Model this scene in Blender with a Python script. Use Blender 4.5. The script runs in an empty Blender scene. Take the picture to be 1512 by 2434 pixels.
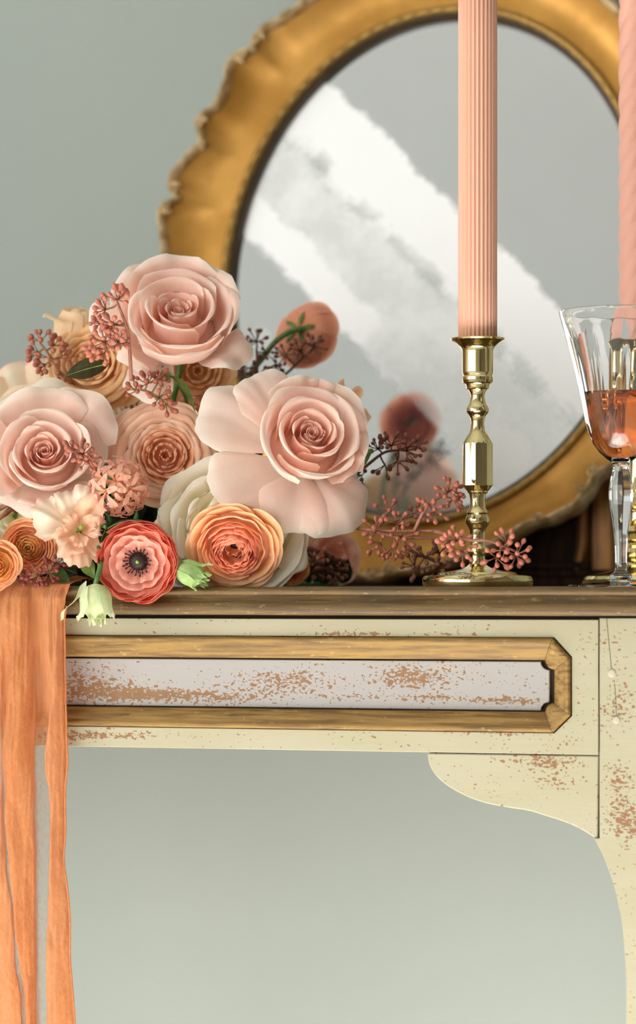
import bpy, bmesh, math, random
from mathutils import Vector, Matrix, noise
from mathutils.geometry import tessellate_polygon

# ------------------------------------------------------------------ camera, world, light, exposure
SC = bpy.context.scene
COL = SC.collection
F, CX, HY, D, TZ = 6400.0, 756.0, 1393.0, 1.6, 0.76      # focal length in pixels, optical axis column, horizon row, distance, table height
PSI = math.radians(15)                                     # the table runs 15 degrees off the picture plane
U = Vector((math.cos(PSI), -math.sin(PSI), 0)); V = Vector((math.sin(PSI), math.cos(PSI), 0)); W = Vector((0, 0, 1))
O = Vector((0, 0, TZ))
CAM = Vector((0, -D, TZ + 0.0005))

cd = bpy.data.cameras.new('camera'); cam = bpy.data.objects.new('camera', cd); COL.objects.link(cam)
cam.location = CAM; cam.rotation_euler = (math.pi / 2, 0, 0)
cd.sensor_fit = 'VERTICAL'; cd.sensor_height = 36; cd.sensor_width = 36; cd.lens = F / 2434 * 36
cd.shift_y = (HY - 1217) / 2434; cd.clip_start = 0.05
cd.dof.use_dof = True; cd.dof.focus_distance = 1.61; cd.dof.aperture_fstop = 4.6
SC.camera = cam

wd = bpy.data.worlds.new('world'); SC.world = wd; wd.use_nodes = True
wb = wd.node_tree.nodes['Background']; wb.inputs[0].default_value = (0.97, 0.985, 1.0, 1); wb.inputs[1].default_value = 0.85

def area(name, loc, target, sx, sy, power, color):
    l = bpy.data.lights.new(name, 'AREA'); l.shape = 'RECTANGLE'; l.size = sx; l.size_y = sy; l.energy = power; l.color = color
    o = bpy.data.objects.new(name, l); COL.objects.link(o); o.location = loc
    o.rotation_euler = (Vector(target) - Vector(loc)).to_track_quat('-Z', 'Y').to_euler(); return o
area('window_daylight', (-1.30, -1.95, 0.95), (0.05, 0.15, 0.9), 1.3, 1.15, 18, (1.0, 0.985, 0.955))
area('side_fill_lamp', (-1.85, -0.95, 1.08), (0.1, 0.12, 0.9), 0.9, 1.1, 16, (1.0, 0.985, 0.955))  # added fill lamp, unseen; strengthens the light from the left
sl = bpy.data.lights.new('floor_bounce_spot', 'SPOT'); sl.energy = 3250; sl.spot_size = math.radians(20); sl.spot_blend = .4; sl.shadow_soft_size = .05; sl.color = (1, .965, .945)
so = bpy.data.objects.new('floor_bounce_spot', sl); COL.objects.link(so); so.location = (-0.9, -1.9, 2.6)        # added spot inside the room; its floor bounce brightens the lower wall
so.rotation_euler = (Vector((0.05, -0.42, 0)) - so.location).to_track_quat('-Z', 'Y').to_euler()

SC.view_settings.view_transform = 'Standard'; SC.view_settings.look = 'None'
SC.view_settings.gamma = 1; SC.view_settings.use_curve_mapping = False
SC.view_settings.exposure = 0.27
try: SC.cycles.transparent_max_bounces = 24; SC.cycles.max_bounces = 14; SC.cycles.transmission_bounces = 14; SC.cycles.diffuse_bounces = 8
except Exception: pass

# ------------------------------------------------------------------ helpers
def lin(h):
    if isinstance(h, str): h = tuple(int(h[i:i + 2], 16) for i in (0, 2, 4))
    return tuple(((c / 255) / 12.92 if c / 255 <= .04045 else (((c / 255) + .055) / 1.055) ** 2.4) for c in h)
def mixc(a, b, f): return tuple(x + (y - x) * f for x, y in zip(a, b))
def ray(px, py): return Vector(((px - CX) / F, 1, (HY - py) / F))
def at(px, py, Y): return CAM + ray(px, py) * (D + Y)                 # point seen at a pixel, at world depth Y
def S(Y): return (D + Y) / F                                          # metres in one pixel at depth Y
def atv(px, py, v):                                                   # point seen at a pixel, v metres behind the apron face
    d = ray(px, py); t = (v - (CAM - O).dot(V)) / d.dot(V); return CAM + d * t
def tuw(px, py, v=0.0):
    p = atv(px, py, v) - O; return (p.dot(U), p.dot(W))
def cv(r, u, t): return Vector((r, -t, u)).normalized()               # direction: right, up, towards the viewer

def new(name, verts, faces, mat, parent=None, smooth=True, cols=None, attr=None):
    me = bpy.data.meshes.new(name); me.from_pydata([tuple(v) for v in verts], [], faces)
    if smooth: me.polygons.foreach_set('use_smooth', [True] * len(me.polygons))
    if cols is not None:
        a = me.color_attributes.new('Col', 'FLOAT_COLOR', 'POINT')
        a.data.foreach_set('color', [x for c in cols for x in (c[0], c[1], c[2], 1)])
    if attr is not None:
        a = me.attributes.new('dens', 'FLOAT', 'POINT'); a.data.foreach_set('value', attr)
    me.materials.append(mat); me.update()
    return link(name, me, parent)
def link(name, me, parent=None):
    o = bpy.data.objects.new(name, me); COL.objects.link(o); o.parent = parent; return o
def thing(name, label, cat, loc=(0, 0, 0), rot=None, group=None):
    o = bpy.data.objects.new(name, None); COL.objects.link(o); o.empty_display_size = 0.01
    o.matrix_world = Matrix.Translation(loc) @ (rot.to_4x4() if rot else Matrix()); return tag(o, label, cat, group)
def tag(o, label, cat, group=None):
    o['label'] = label; o['category'] = cat
    if group: o['group'] = group
    return o
def axes(axis, roll=0.0, up=Vector((0, 0, 1))):                       # rotation whose local Z is `axis`
    z = axis.normalized(); x = up.cross(z)
    if x.length < 1e-4: x = Vector((1, 0, 0))
    x.normalize(); y = z.cross(x)
    m = Matrix((x, y, z)).transposed(); return m @ Matrix.Rotation(roll, 3, 'Z')

def lathe(prof, n=48, facet=None, cap=True):                          # prof: (radius, z); facet(i, ang, r) may reshape a radius
    vs, fs = [], []
    for i, (r, z) in enumerate(prof):
        for k in range(n):
            a = 2 * math.pi * k / n; rr = facet(i, a, r) if facet else r
            vs.append((rr * math.cos(a), rr * math.sin(a), z))
    for i in range(len(prof) - 1):
        for k in range(n):
            k2 = (k + 1) % n; fs.append((i * n + k, i * n + k2, (i + 1) * n + k2, (i + 1) * n + k))
    if cap:
        fs.append(tuple(range(n))[::-1]); m = (len(prof) - 1) * n; fs.append(tuple(range(m, m + n)))
    return vs, fs
def cat(pts, t):                                                      # Catmull-Rom through pts, t in 0..1
    n = len(pts) - 1; x = min(max(t, 0), 1) * n; i = min(int(x), n - 1); f = x - i
    p = [pts[max(i - 1, 0)], pts[i], pts[i + 1], pts[min(i + 2, n)]]
    return tuple(.5 * (2 * b + (c - a) * f + (2 * a - 5 * b + 4 * c - d) * f * f + (3 * b - a - 3 * c + d) * f ** 3) for a, b, c, d in zip(*p))
def smooth_prof(pts, m): return [cat(pts, i / m) for i in range(m + 1)]
def tube(path, rad, n=7, cap=True):                                   # path: list of Vector; rad: float or list
    vs, fs = [], []; m = len(path)
    up = Vector((.31, .17, .93))
    for i, p in enumerate(path):
        t = (path[min(i + 1, m - 1)] - path[max(i - 1, 0)]).normalized(); x = t.cross(up)
        if x.length < .05: x = t.cross(Vector((1, 0, 0)))
        x.normalize(); y = t.cross(x); r = rad[i] if isinstance(rad, (list, tuple)) else rad
        for k in range(n):
            a = 2 * math.pi * k / n; vs.append(p + (x * math.cos(a) + y * math.sin(a)) * r)
    for i in range(m - 1):
        for k in range(n): fs.append((i * n + k, i * n + (k + 1) % n, (i + 1) * n + (k + 1) % n, (i + 1) * n + k))
    if cap: fs.append(tuple(range(n))[::-1]); fs.append(tuple(range((m - 1) * n, m * n)))
    return vs, fs
def join(*parts):
    vs, fs = [], []
    for v, f in parts:
        o = len(vs); vs += list(v); fs += [tuple(i + o for i in q) for q in f]
    return vs, fs
def box(u0, u1, v0, v1, w0, w1):
    vs = [(u, v, w) for w in (w0, w1) for v in (v0, v1) for u in (u0, u1)]
    return vs, [(0, 2, 3, 1), (4, 5, 7, 6), (0, 1, 5, 4), (2, 6, 7, 3), (0, 4, 6, 2), (1, 3, 7, 5)]
def slab(outline, v0, v1, hole=None, bev=0.0):                        # outline in (u, w), extruded along v (front v0, back v1)
    loops = [outline] + ([hole] if hole else [])
    tri = tessellate_polygon([[Vector((a, b, 0)) for a, b in l] for l in loops])
    flat = [p for l in loops for p in l]; n = len(flat); vs = []
    def inset(l, sgn):
        out = []; m = len(l)
        ar = sum(l[i][0] * l[(i + 1) % m][1] - l[(i + 1) % m][0] * l[i][1] for i in range(m)); sg = (1 if ar > 0 else -1) * sgn
        for i in range(m):
            a = Vector(l[i]) - Vector(l[i - 1]); b = Vector(l[(i + 1) % m]) - Vector(l[i])
            na = Vector((-a.y, a.x)).normalized(); nb = Vector((-b.y, b.x)).normalized(); nn = na + nb
            nn = nn / max(.3, nn.length_squared / 2) if nn.length > .1 else na
            out.append((l[i][0] + nn.x * bev * sg, l[i][1] + nn.y * bev * sg))
        return out
    front = inset(outline, 1) + (inset(hole, -1) if hole else []) if bev else flat
    vs = [(a, v0, b) for a, b in front] + [(a, v0 + bev, b) for a, b in flat] + [(a, v1, b) for a, b in flat]
    fs = [tuple(t) for t in tri] + [tuple(i + 2 * n for i in t[::-1]) for t in tri]
    o = 0
    for l in loops:
        m = len(l)
        for i in range(m):
            j = (i + 1) % m
            fs.append((o + i, o + j, n + o + j, n + o + i)); fs.append((n + o + i, n + o + j, 2 * n + o + j, 2 * n + o + i))
        o += m
    return vs, fs
def fixn(o):
    bm = bmesh.new(); bm.from_mesh(o.data); bmesh.ops.recalc_face_normals(bm, faces=bm.faces); bm.to_mesh(o.data); bm.free(); return o
def sharp(o, deg=35):
    try: o.data.set_sharp_from_angle(angle=math.radians(deg))
    except Exception: pass
    return o

# ------------------------------------------------------------------ materials
class NT:
    def __init__(s, name):
        s.m = bpy.data.materials.new(name); s.m.use_nodes = True; s.t = s.m.node_tree; s.n = s.t.nodes; s.l = s.t.links
        s.p = s.n['Principled BSDF']; s.out = s.n['Material Output']; s._oc = None
    def set(s, node, k, v):
        if hasattr(v, 'is_linked') or isinstance(v, bpy.types.NodeSocket): s.l.new(v, node.inputs[k])
        elif v is not None:
            if isinstance(v, (tuple, list)) and len(v) == 3 and node.inputs[k].type == 'RGBA': v = (*v, 1)
            node.inputs[k].default_value = v
    def obj(s, scale=(1, 1, 1), loc=(0, 0, 0)):
        if not s._oc: s._oc = s.n.new('ShaderNodeTexCoord')
        mp = s.n.new('ShaderNodeMapping'); s.l.new(s._oc.outputs['Object'], mp.inputs[0])
        mp.inputs['Scale'].default_value = scale; mp.inputs['Location'].default_value = loc; return mp.outputs[0]
    def noise(s, vec, scale, detail=3, rough=.5, dist=0):
        t = s.n.new('ShaderNodeTexNoise'); s.set(t, 'Vector', vec); s.set(t, 'Scale', scale); s.set(t, 'Detail', detail); s.set(t, 'Roughness', rough); s.set(t, 'Distortion', dist)
        return t.outputs['Fac']
    def voro(s, vec, scale):
        t = s.n.new('ShaderNodeTexVoronoi'); s.set(t, 'Vector', vec); s.set(t, 'Scale', scale); return t.outputs['Distance']
    def math(s, op, a, b=0.0, c=None):
        t = s.n.new('ShaderNodeMath'); t.operation = op; s.set(t, 0, a); s.set(t, 1, b)
        if c is not None: s.set(t, 2, c)
        return t.outputs[0]
    def step(s, x, lo, hi, a=0.0, b=1.0):
        t = s.n.new('ShaderNodeMapRange'); t.interpolation_type = 'SMOOTHSTEP'; s.set(t, 0, x); s.set(t, 1, lo); s.set(t, 2, hi); s.set(t, 3, a); s.set(t, 4, b); return t.outputs[0]
    def mix(s, f, a, b, mode='MIX'):
        t = s.n.new('ShaderNodeMix'); t.data_type = 'RGBA'; t.blend_type = mode; s.set(t, 0, f)
        for k, v in ((6, a), (7, b)):
            if isinstance(v, bpy.types.NodeSocket): s.l.new(v, t.inputs[k])
            else: t.inputs[k].default_value = (*v[:3], 1)
        return t.outputs[2]
    def ramp(s, x, stops):
        t = s.n.new('ShaderNodeValToRGB'); s.set(t, 0, x); e = t.color_ramp.elements
        while len(e) < len(stops): e.new(0.5)
        for k, (p, c) in zip(e, stops): k.position = p; k.color = (*c, 1) if len(c) == 3 else c
        return t.outputs[0]
    def xyz(s, vec):
        t = s.n.new('ShaderNodeSeparateXYZ'); s.l.new(vec, t.inputs[0]); return t.outputs
    def blob(s, vec, c, rad):                                          # 1 inside an ellipsoid, fading to 0 at its rim
        t = s.n.new('ShaderNodeMapping'); t.vector_type = 'TEXTURE'; s.l.new(vec, t.inputs[0]); t.inputs['Location'].default_value = c; t.inputs['Scale'].default_value = rad
        ln = s.n.new('ShaderNodeVectorMath'); ln.operation = 'LENGTH'; s.l.new(t.outputs[0], ln.inputs[0]); return s.step(ln.outputs['Value'], 0, 1, 1, 0)
    def bump(s, h, strength=.3, dist=.001):
        t = s.n.new('ShaderNodeBump'); s.set(t, 'Height', h); t.inputs['Strength'].default_value = strength; t.inputs['Distance'].default_value = dist
        s.l.new(t.outputs[0], s.p.inputs['Normal']); return t.outputs[0]
    def base(s, c=None, rough=None, metal=None, **kw):
        s.set(s.p, 'Base Color', c); s.set(s.p, 'Roughness', rough); s.set(s.p, 'Metallic', metal)
        for k, v in kw.items(): s.set(s.p, k, v)
        return s.m

def attr_petal(name, trans=.35, sss=.0, rough=.55, bumps=.0):
    t = NT(name); a = t.n.new('ShaderNodeAttribute'); a.attribute_name = 'Col'
    vein = t.noise(t.obj((1, 1, .25)), 900, 2)
    c = t.mix(t.step(vein, .3, .75, .0, .16), a.outputs['Color'], (1, .96, .9))
    t.base(c, rough, **{'Specular IOR Level': .18, 'Sheen Weight': .15, 'Sheen Roughness': .5})
    t.bump(t.noise(t.obj(), 420, 3), .1, .0006)
    tr = t.n.new('ShaderNodeBsdfTranslucent'); t.l.new(c, tr.inputs[0])
    mx = t.n.new('ShaderNodeMixShader'); mx.inputs[0].default_value = trans
    t.l.new(t.p.outputs[0], mx.inputs[1]); t.l.new(tr.outputs[0], mx.inputs[2]); t.l.new(mx.outputs[0], t.out.inputs[0]); return t.m

M = {}
def build_materials():
    t = NT('wall_paint'); n = t.noise(t.obj(), 3, 4); c = t.mix(t.step(n, .3, .7), lin('959d96'), lin('9aa19a')); M['wall'] = t.base(c, .75); t.bump(t.noise(t.obj(), 260, 3), .06, .001)
    t = NT('room_paint'); M['room'] = t.base(t.mix(t.noise(t.obj(), 1.2, 3), lin('eef0ee'), lin('f2f3f0')), .8)
    t = NT('taupe_paint'); M['dim'] = t.base(t.mix(t.noise(t.obj(), 1.2, 3), lin('6a645c'), lin('746e66')), .8)
    t = NT('pale_floor'); v = t.obj((1, 8, 1)); M['floor'] = t.base(t.mix(t.noise(v, 6, 5), lin('eceae6'), lin('e2dfd8')), .5)
    t = NT('dark_joint'); M['dark'] = t.base(t.mix(t.noise(t.obj(), 80), lin('2a1c0e'), lin('3d2a16')), .8)

    WOOD, WOOD2 = lin('8f6a46'), lin('7a5737')
    def chipped(name, c1, c2, zones, bias, rails=None, big=0.0):
        t = NT(name); ob = t.obj(); x = t.xyz(ob)
        fine = t.noise(t.obj((.8, 1, 1.1)), 640, 1, .4); mid = t.noise(t.obj((.75, 1, 1.15), (3, 1, 2)), 330, 1, .45)
        dust = t.noise(t.obj((.35, 1, 1.6)), 900, 3, .6); clu = t.noise(t.obj((.5, 1, 1.4), (7, 3, 1)), 34, 2)
        z = None
        for c, r, k in zones:
            b = t.math('MULTIPLY', t.blob(ob, c, r), k); z = b if z is None else t.math('ADD', z, b)
        z = t.math('ADD', z, bias) if z is not None else bias
        z = t.math('ADD', t.math('MULTIPLY', t.math('SUBTRACT', clu, .5), .34), z)
        m1 = t.step(t.math('ADD', mid, z), .650, .662); m2 = t.step(t.math('ADD', fine, z), .648, .665); m3 = t.step(t.math('ADD', dust, z), .69, .72)
        m = t.math('MAXIMUM', t.math('MAXIMUM', m1, m2), m3)
        tone = t.noise(t.obj((.4, 1, 2)), 22, 4); grime = t.noise(t.obj((.25, 1, 2.2)), 130, 4, .65)
        pc = t.mix(t.step(tone, .35, .68), c1, c2); pc = t.mix(t.step(grime, .56, .8, 0, .35), pc, lin('b9a97c'))
        w = t.mix(t.noise(t.obj((.2, 1, 1)), 300, 3), WOOD, WOOD2)
        t.base(t.mix(m, pc, w), .62); t.bump(t.math('ADD', t.math('MULTIPLY', m, -1.0), t.math('MULTIPLY', grime, .5)), .35, .0007); return t.m
    def zn(px, py, rx, ry, k): u, w = tuw(px, py); return ((u, 0, w), (rx * S(0), .5, ry * S(0)), k)
    M['cream'] = chipped('cream_chipped_paint', lin('a39d80'), lin('a7a188'),
        [zn(330, 1748, 330, 22, .17), zn(150, 1748, 160, 24, .12), zn(1180, 1742, 190, 12, .17), zn(800, 1506, 140, 12, .16), zn(950, 1507, 230, 10, .13), zn(600, 1508, 300, 8, .10), zn(1290, 1810, 190, 30, .17),
         zn(1330, 1860, 90, 45, .13), zn(1470, 1640, 60, 150, .12), zn(1470, 1880, 70, 170, .14), zn(1500, 1980, 60, 120, .1), zn(1390, 1620, 50, 100, .07), zn(1345, 1760, 60, 30, .1)], -.078)
    M['lavender'] = chipped('pale_lavender_chipped_paint', lin('a09a97'), lin('9f9c97'),
        [zn(250, 1650, 260, 40, .20), zn(200, 1610, 170, 60, .1), zn(460, 1655, 300, 30, .17), zn(690, 1620, 210, 50, .20), zn(560, 1600, 200, 40, .09), zn(960, 1615, 190, 50, .15), zn(1000, 1660, 360, 16, .15), zn(1200, 1668, 160, 14, .15)], -.055)
    M['cream_edge'] = chipped('cream_edge_paint', lin('efe4d6'), lin('f2ebe2'), [], -.03)

    def gilt(name, a, b, c, d, rough=.55, metal=.08, sc=1, e=None):
        t = NT(name); g = t.noise(t.obj((.06, 1, 1.0)), 420 * sc, 5, .62); h = t.noise(t.obj((.16, 1, .7), (2, 0, 5)), 70 * sc, 4, .6); k = t.noise(t.obj((.5, 1, 1), (9, 2, 1)), 330 * sc, 3)
        col = t.mix(t.step(g, .36, .66), a, b); col = t.mix(t.step(h, .52, .74, 0, .75), col, c); col = t.mix(t.step(k, .64, .74, 0, .6), col, d)
        dk = t.noise(t.obj((.10, 1, 1.6), (4, 7, 3)), 240 * sc, 4, .65); col = t.mix(t.step(dk, .57, .72, 0, .8), col, e or mixc(c, (0, 0, 0), .35))
        if e: big = t.noise(t.obj((.35, 1, .8), (1, 7, 6)), 26, 3, .6); col = t.mix(t.step(big, .50, .68, 0, .6), col, e); fl = t.noise(t.obj((.45, 1, 1), (8, 3, 3)), 520, 2); col = t.mix(t.step(fl, .67, .74, 0, .6), col, d)
        t.base(col, t.step(g, .3, .7, rough + .12, rough - .08), metal); t.bump(t.math('ADD', g, k), .22, .0007); return t.m
    M['gilt'] = gilt('worn_gilt_moulding', lin('96763c'), lin('6e5022'), lin('4c3714'), lin('b0955c'))
    M['top'] = gilt('worn_gilded_tabletop', lin('725931'), lin('553f1d'), lin('463e2a'), lin('9c875f'), .55, .05, 1, lin('433c2b'))

    t = NT('mirror_frame_gold'); a = t.noise(t.obj(), 16, 4, .55); b = t.noise(t.obj(), 90, 3)
    c = t.mix(t.step(a, .38, .66), lin('c69244'), lin('ac7a2c')); c = t.mix(t.step(b, .58, .75, 0, .3), c, lin('9a7234'))
    t.base(c, t.step(a, .3, .7, .36, .46), .45); t.bump(b, .1, .001); M['framegold'] = t.m
    t = NT('mirror_frame_rim'); a = t.noise(t.obj(), 120, 4)
    t.base(t.mix(t.step(a, .38, .62), lin('d3b88c'), lin('a08455')), .5, .3); M['framerim'] = t.m
    t = NT('mirror_frame_lip'); a = t.noise(t.obj(), 300, 3); t.base(t.mix(a, lin('b98f45'), lin('6b5428')), .42, .5); M['framelip'] = t.m
    t = NT('sight_edge'); M['sight'] = t.base(t.mix(t.noise(t.obj(), 60), lin('33250f'), lin('46351a')), .45)

    t = NT('dark_carved_wood'); g = t.noise(t.obj((6, 6, .7)), 30, 5, .6); t.base(t.mix(t.step(g, .35, .65), lin('3a200c'), lin('1f1006')), .6, **{'Specular IOR Level': .15}); t.bump(g, .2, .001); M['walnut'] = t.m
    t = NT('gilded_wood'); g = t.noise(t.obj((4, 4, .6)), 40, 4); t.base(t.mix(t.step(g, .35, .7), lin('b07a35'), lin('7a4a1b')), .38, .25); M['giltwood'] = t.m

    t = NT('polished_brass'); n = t.noise(t.obj((1, 1, .4)), 60, 4); n2 = t.noise(t.obj(), 700, 2)
    t.base(t.mix(t.step(n, .4, .7), lin('e0cf9a'), lin('cdb97e')), t.step(n, .35, .75, .07, .18), 1.0); t.bump(n2, .03, .0004); M['brass'] = t.m

    def wax(name, c1, c2):
        t = NT(name); n = t.noise(t.obj((1, 1, .15)), 30, 3); t.base(t.mix(n, c1, c2), .42, **{'Subsurface Weight': .12, 'Subsurface Radius': (.008, .003, .002), 'Subsurface Scale': .5, 'Specular IOR Level': .35}); return t.m
    M['wax'] = wax('pink_candle_wax', lin('d59e84'), lin('daa890')); M['wax2'] = wax('twisted_candle_wax', lin('de9f8a'), lin('e5b09d'))
    t = NT('wick'); M['wick'] = t.base(t.mix(t.noise(t.obj(), 900), lin('efe6d2'), lin('c9bda0')), .9)

    t = NT('clear_glass'); n = t.noise(t.obj((1, 1, .4)), 45, 2); t.base((1, 1, 1), .0, **{'Transmission Weight': 1.0, 'IOR': 1.47}); t.bump(n, .04, .002); M['glass'] = t.m
    t = NT('rose_wine'); n = t.noise(t.obj(), 20, 1); t.base(t.mix(n, lin('f2a45c'), lin('f09e54')), .0, **{'Transmission Weight': 1.0, 'IOR': 1.34})
    va = t.n.new('ShaderNodeVolumeAbsorption'); va.inputs['Color'].default_value = (*lin('e08e4e'), 1); va.inputs['Density'].default_value = 16; t.l.new(va.outputs[0], t.out.inputs['Volume']); M['wine'] = t.m

    t = NT('orange_gauze'); a = t.n.new('ShaderNodeAttribute'); a.attribute_name = 'dens'
    n1 = t.noise(t.obj((1.3, 1, .75)), 420, 4, .62, .4); n2 = t.noise(t.obj((1, 1, 1)), 2600, 2); n3 = t.noise(t.obj((2, 1, .25), (4, 0, 2)), 30, 2)
    c = t.mix(t.step(n1, .3, .72), lin('e29c6c'), lin('da8c58')); c = t.mix(t.step(n3, .4, .7, 0, .4), c, lin('e6ab80'))
    t.base(c, .9, **{'Specular IOR Level': .05}); bn = t.bump(t.math('ADD', n1, t.math('MULTIPLY', n2, .5)), .5, .0012)
    tr = t.n.new('ShaderNodeBsdfTranslucent'); t.l.new(c, tr.inputs[0]); t.l.new(bn, tr.inputs['Normal'])
    mx = t.n.new('ShaderNodeMixShader'); mx.inputs[0].default_value = .38; t.l.new(t.p.outputs[0], mx.inputs[1]); t.l.new(tr.outputs[0], mx.inputs[2])
    tp = t.n.new('ShaderNodeBsdfTransparent'); m2 = t.n.new('ShaderNodeMixShader')
    al = t.math('ADD', a.outputs['Fac'], t.math('MULTIPLY', t.math('SUBTRACT', n1, .5), .45)); al = t.step(al, .0, .95)
    t.l.new(al, m2.inputs[0]); t.l.new(tp.outputs[0], m2.inputs[1]); t.l.new(mx.outputs[0], m2.inputs[2]); t.l.new(m2.outputs[0], t.out.inputs[0]); M['gauze'] = t.m

    M['petal'] = attr_petal('soft_rose_petal', .38); M['thin'] = attr_petal('thin_ranunculus_petal', .42, rough=.5)
    def leafm(name, a, b, rough=.4, spec=.4, tr_=.2):
        t = NT(name); n = t.noise(t.obj((1, 1, 1)), 160, 3); c = t.mix(t.step(n, .35, .7), a, b); t.base(c, rough, **{'Specular IOR Level': spec}); t.bump(t.noise(t.obj(), 700, 2), .12, .0005)
        tr = t.n.new('ShaderNodeBsdfTranslucent'); t.l.new(c, tr.inputs[0]); mx = t.n.new('ShaderNodeMixShader'); mx.inputs[0].default_value = tr_
        t.l.new(t.p.outputs[0], mx.inputs[1]); t.l.new(tr.outputs[0], mx.inputs[2]); t.l.new(mx.outputs[0], t.out.inputs[0]); return t.m
    M['green'] = leafm('fresh_green_stem', lin('6f9a58'), lin('4f7d3c')); M['dkleaf'] = leafm('dark_green_leaf', lin('2c351c'), lin('1c2412'), .5, .2)
    M['rustleaf'] = leafm('brown_green_leaf', lin('3f3a1c'), lin('2c2a14'), .6, .15); M['vein'] = leafm('leaf_midrib', lin('8f9a4e'), lin('76843f'))
    M['budgreen'] = leafm('pale_green_bud', lin('dfe6bf'), lin('cbd8a0'), .5, .2, .35); M['budgreen2'] = leafm('light_green_bud', lin('b4cd8c'), lin('9abb6e'), .5, .2, .3)
    M['midleaf'] = leafm('mid_green_leaf', lin('6e8a45'), lin('4d6c33'), .4)
    def berry(name, a, b, rough=.45):
        t = NT(name); n = t.noise(t.obj(), 260, 3); t.base(t.mix(t.step(n, .35, .7), a, b), rough, **{'Specular IOR Level': .35, 'Subsurface Weight': .1, 'Subsurface Radius': (.004, .002, .001)}); return t.m
    M['berry_pink'] = berry('dusty_pink_berry', lin('c47c66'), lin('ab5f4a')); M['berry_rose'] = berry('rose_brown_berry', lin('b36c56'), lin('94523e'))
    M['berry_brown'] = berry('brown_berry', lin('8a5744'), lin('6c4030')); M['berry_red'] = berry('dark_red_berry', lin('8a3f38'), lin('5f2723'), .3)
    M['twig'] = berry('pinkish_twig', lin('a8705c'), lin('8d5a45')); M['twig_brown'] = berry('brown_twig', lin('6d4636'), lin('4f3024')); M['twig_green'] = berry('olive_twig', lin('9c7f4e'), lin('a87653'))
    t = NT('dark_stamens'); M['stamen'] = t.base(t.mix(t.noise(t.obj(), 1500, 2), lin('160c08'), lin('34201a')), .6)
    t = NT('green_pistil'); M['pistil'] = t.base(t.mix(t.noise(t.obj(), 500, 2), lin('a9b84c'), lin('7f9838')), .5)
    t = NT('white_dowel'); M['dowel'] = t.base(t.mix(t.noise(t.obj(), 300), lin('b4ae98'), lin('ada690')), .6)
build_materials()

# ------------------------------------------------------------------ the room
def plane(name, a, b, c, d, mat):
    o = new(name, [a, b, c, d], [(0, 1, 2, 3)], mat, None, False); o['kind'] = 'structure'; return o
WV = 0.39
def tl(u, v, w): return O + U * u + V * v + W * w
plane('wall_back', tl(-3, WV, -TZ), tl(3, WV, -TZ), tl(3, WV, 2), tl(-3, WV, 2), M['wall'])
plane('wall_front', tl(3.5, -3.6, -TZ), tl(-3.5, -3.6, -TZ), tl(-3.5, -3.6, 2), tl(3.5, -3.6, 2), M['room'])
plane('floor', tl(-3.5, -3.6, -TZ), tl(3.5, -3.6, -TZ), tl(3.5, WV, -TZ), tl(-3.5, WV, -TZ), M['floor'])
plane('ceiling', tl(-3.5, WV, 2), tl(3.5, WV, 2), tl(3.5, -3.6, 2), tl(-3.5, -3.6, 2), M['room'])
plane('wall_right', tl(1.9, WV, -TZ), tl(1.9, -3.6, -TZ), tl(1.9, -3.6, 2), tl(1.9, WV, 2), M['dim'])

# ------------------------------------------------------------------ console table
TR = axes(W).copy(); TR = Matrix((U, V, W)).transposed()
table = thing('console_table', 'antique cream console table with gilt moulding and chipped paint', 'table', O, TR)
w_top, w_g1, w_p1, w_p2, w_g2, w_bot = -.0178, -.0296, -.0428, -.0730, -.0846, -.0972
uS = tuw(1424, 1600)[0]; uG = tuw(1357, 1620)[0]; uP = tuw(1315, 1620)[0]; uR = tuw(1424, 1600)[0] + .046
uC = -.36; uL = 2 * uC - uR
def mir(u): return 2 * uC - u
DEP = .375
# tabletop: moulded edge swept round the rectangle
prof = [(-.004, 0), (-.0088, -.0004), (-.0108, -.0018), (-.0112, -.0032), (-.0104, -.0044), (-.0080, -.0050), (-.0066, -.0058), (-.0070, -.0074), (-.0092, -.0092), (-.0110, -.0116), (-.0114, -.0140), (-.0102, -.0160), (-.0050, -.0168), (.006, -.0168)]
vs, fs = [], []; NU = 40
for e, w in prof:
    a, b, c, d = uL + e - .004, uR - e + .004, e, DEP
    loop = [(a + (b - a) * i / NU, c) for i in range(NU + 1)] + [(b, d), (a, d)]
    for i, (x, y) in enumerate(loop):
        j = .00045 * noise.noise(Vector((x * 60, w * 300, y * 10))) if e < -.003 else 0
        vs.append((x, y + j, w + j * .5))
n = NU + 3
for i in range(len(prof) - 1):
    for k in range(n): fs.append((i * n + k, i * n + (k + 1) % n, (i + 1) * n + (k + 1) % n, (i + 1) * n + k))
fs.append(tuple(range(n))); fs.append(tuple(range((len(prof) - 1) * n, len(prof) * n))[::-1])
sharp(fixn(new('tabletop', vs, fs, M['top'], table)), 50)

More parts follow.
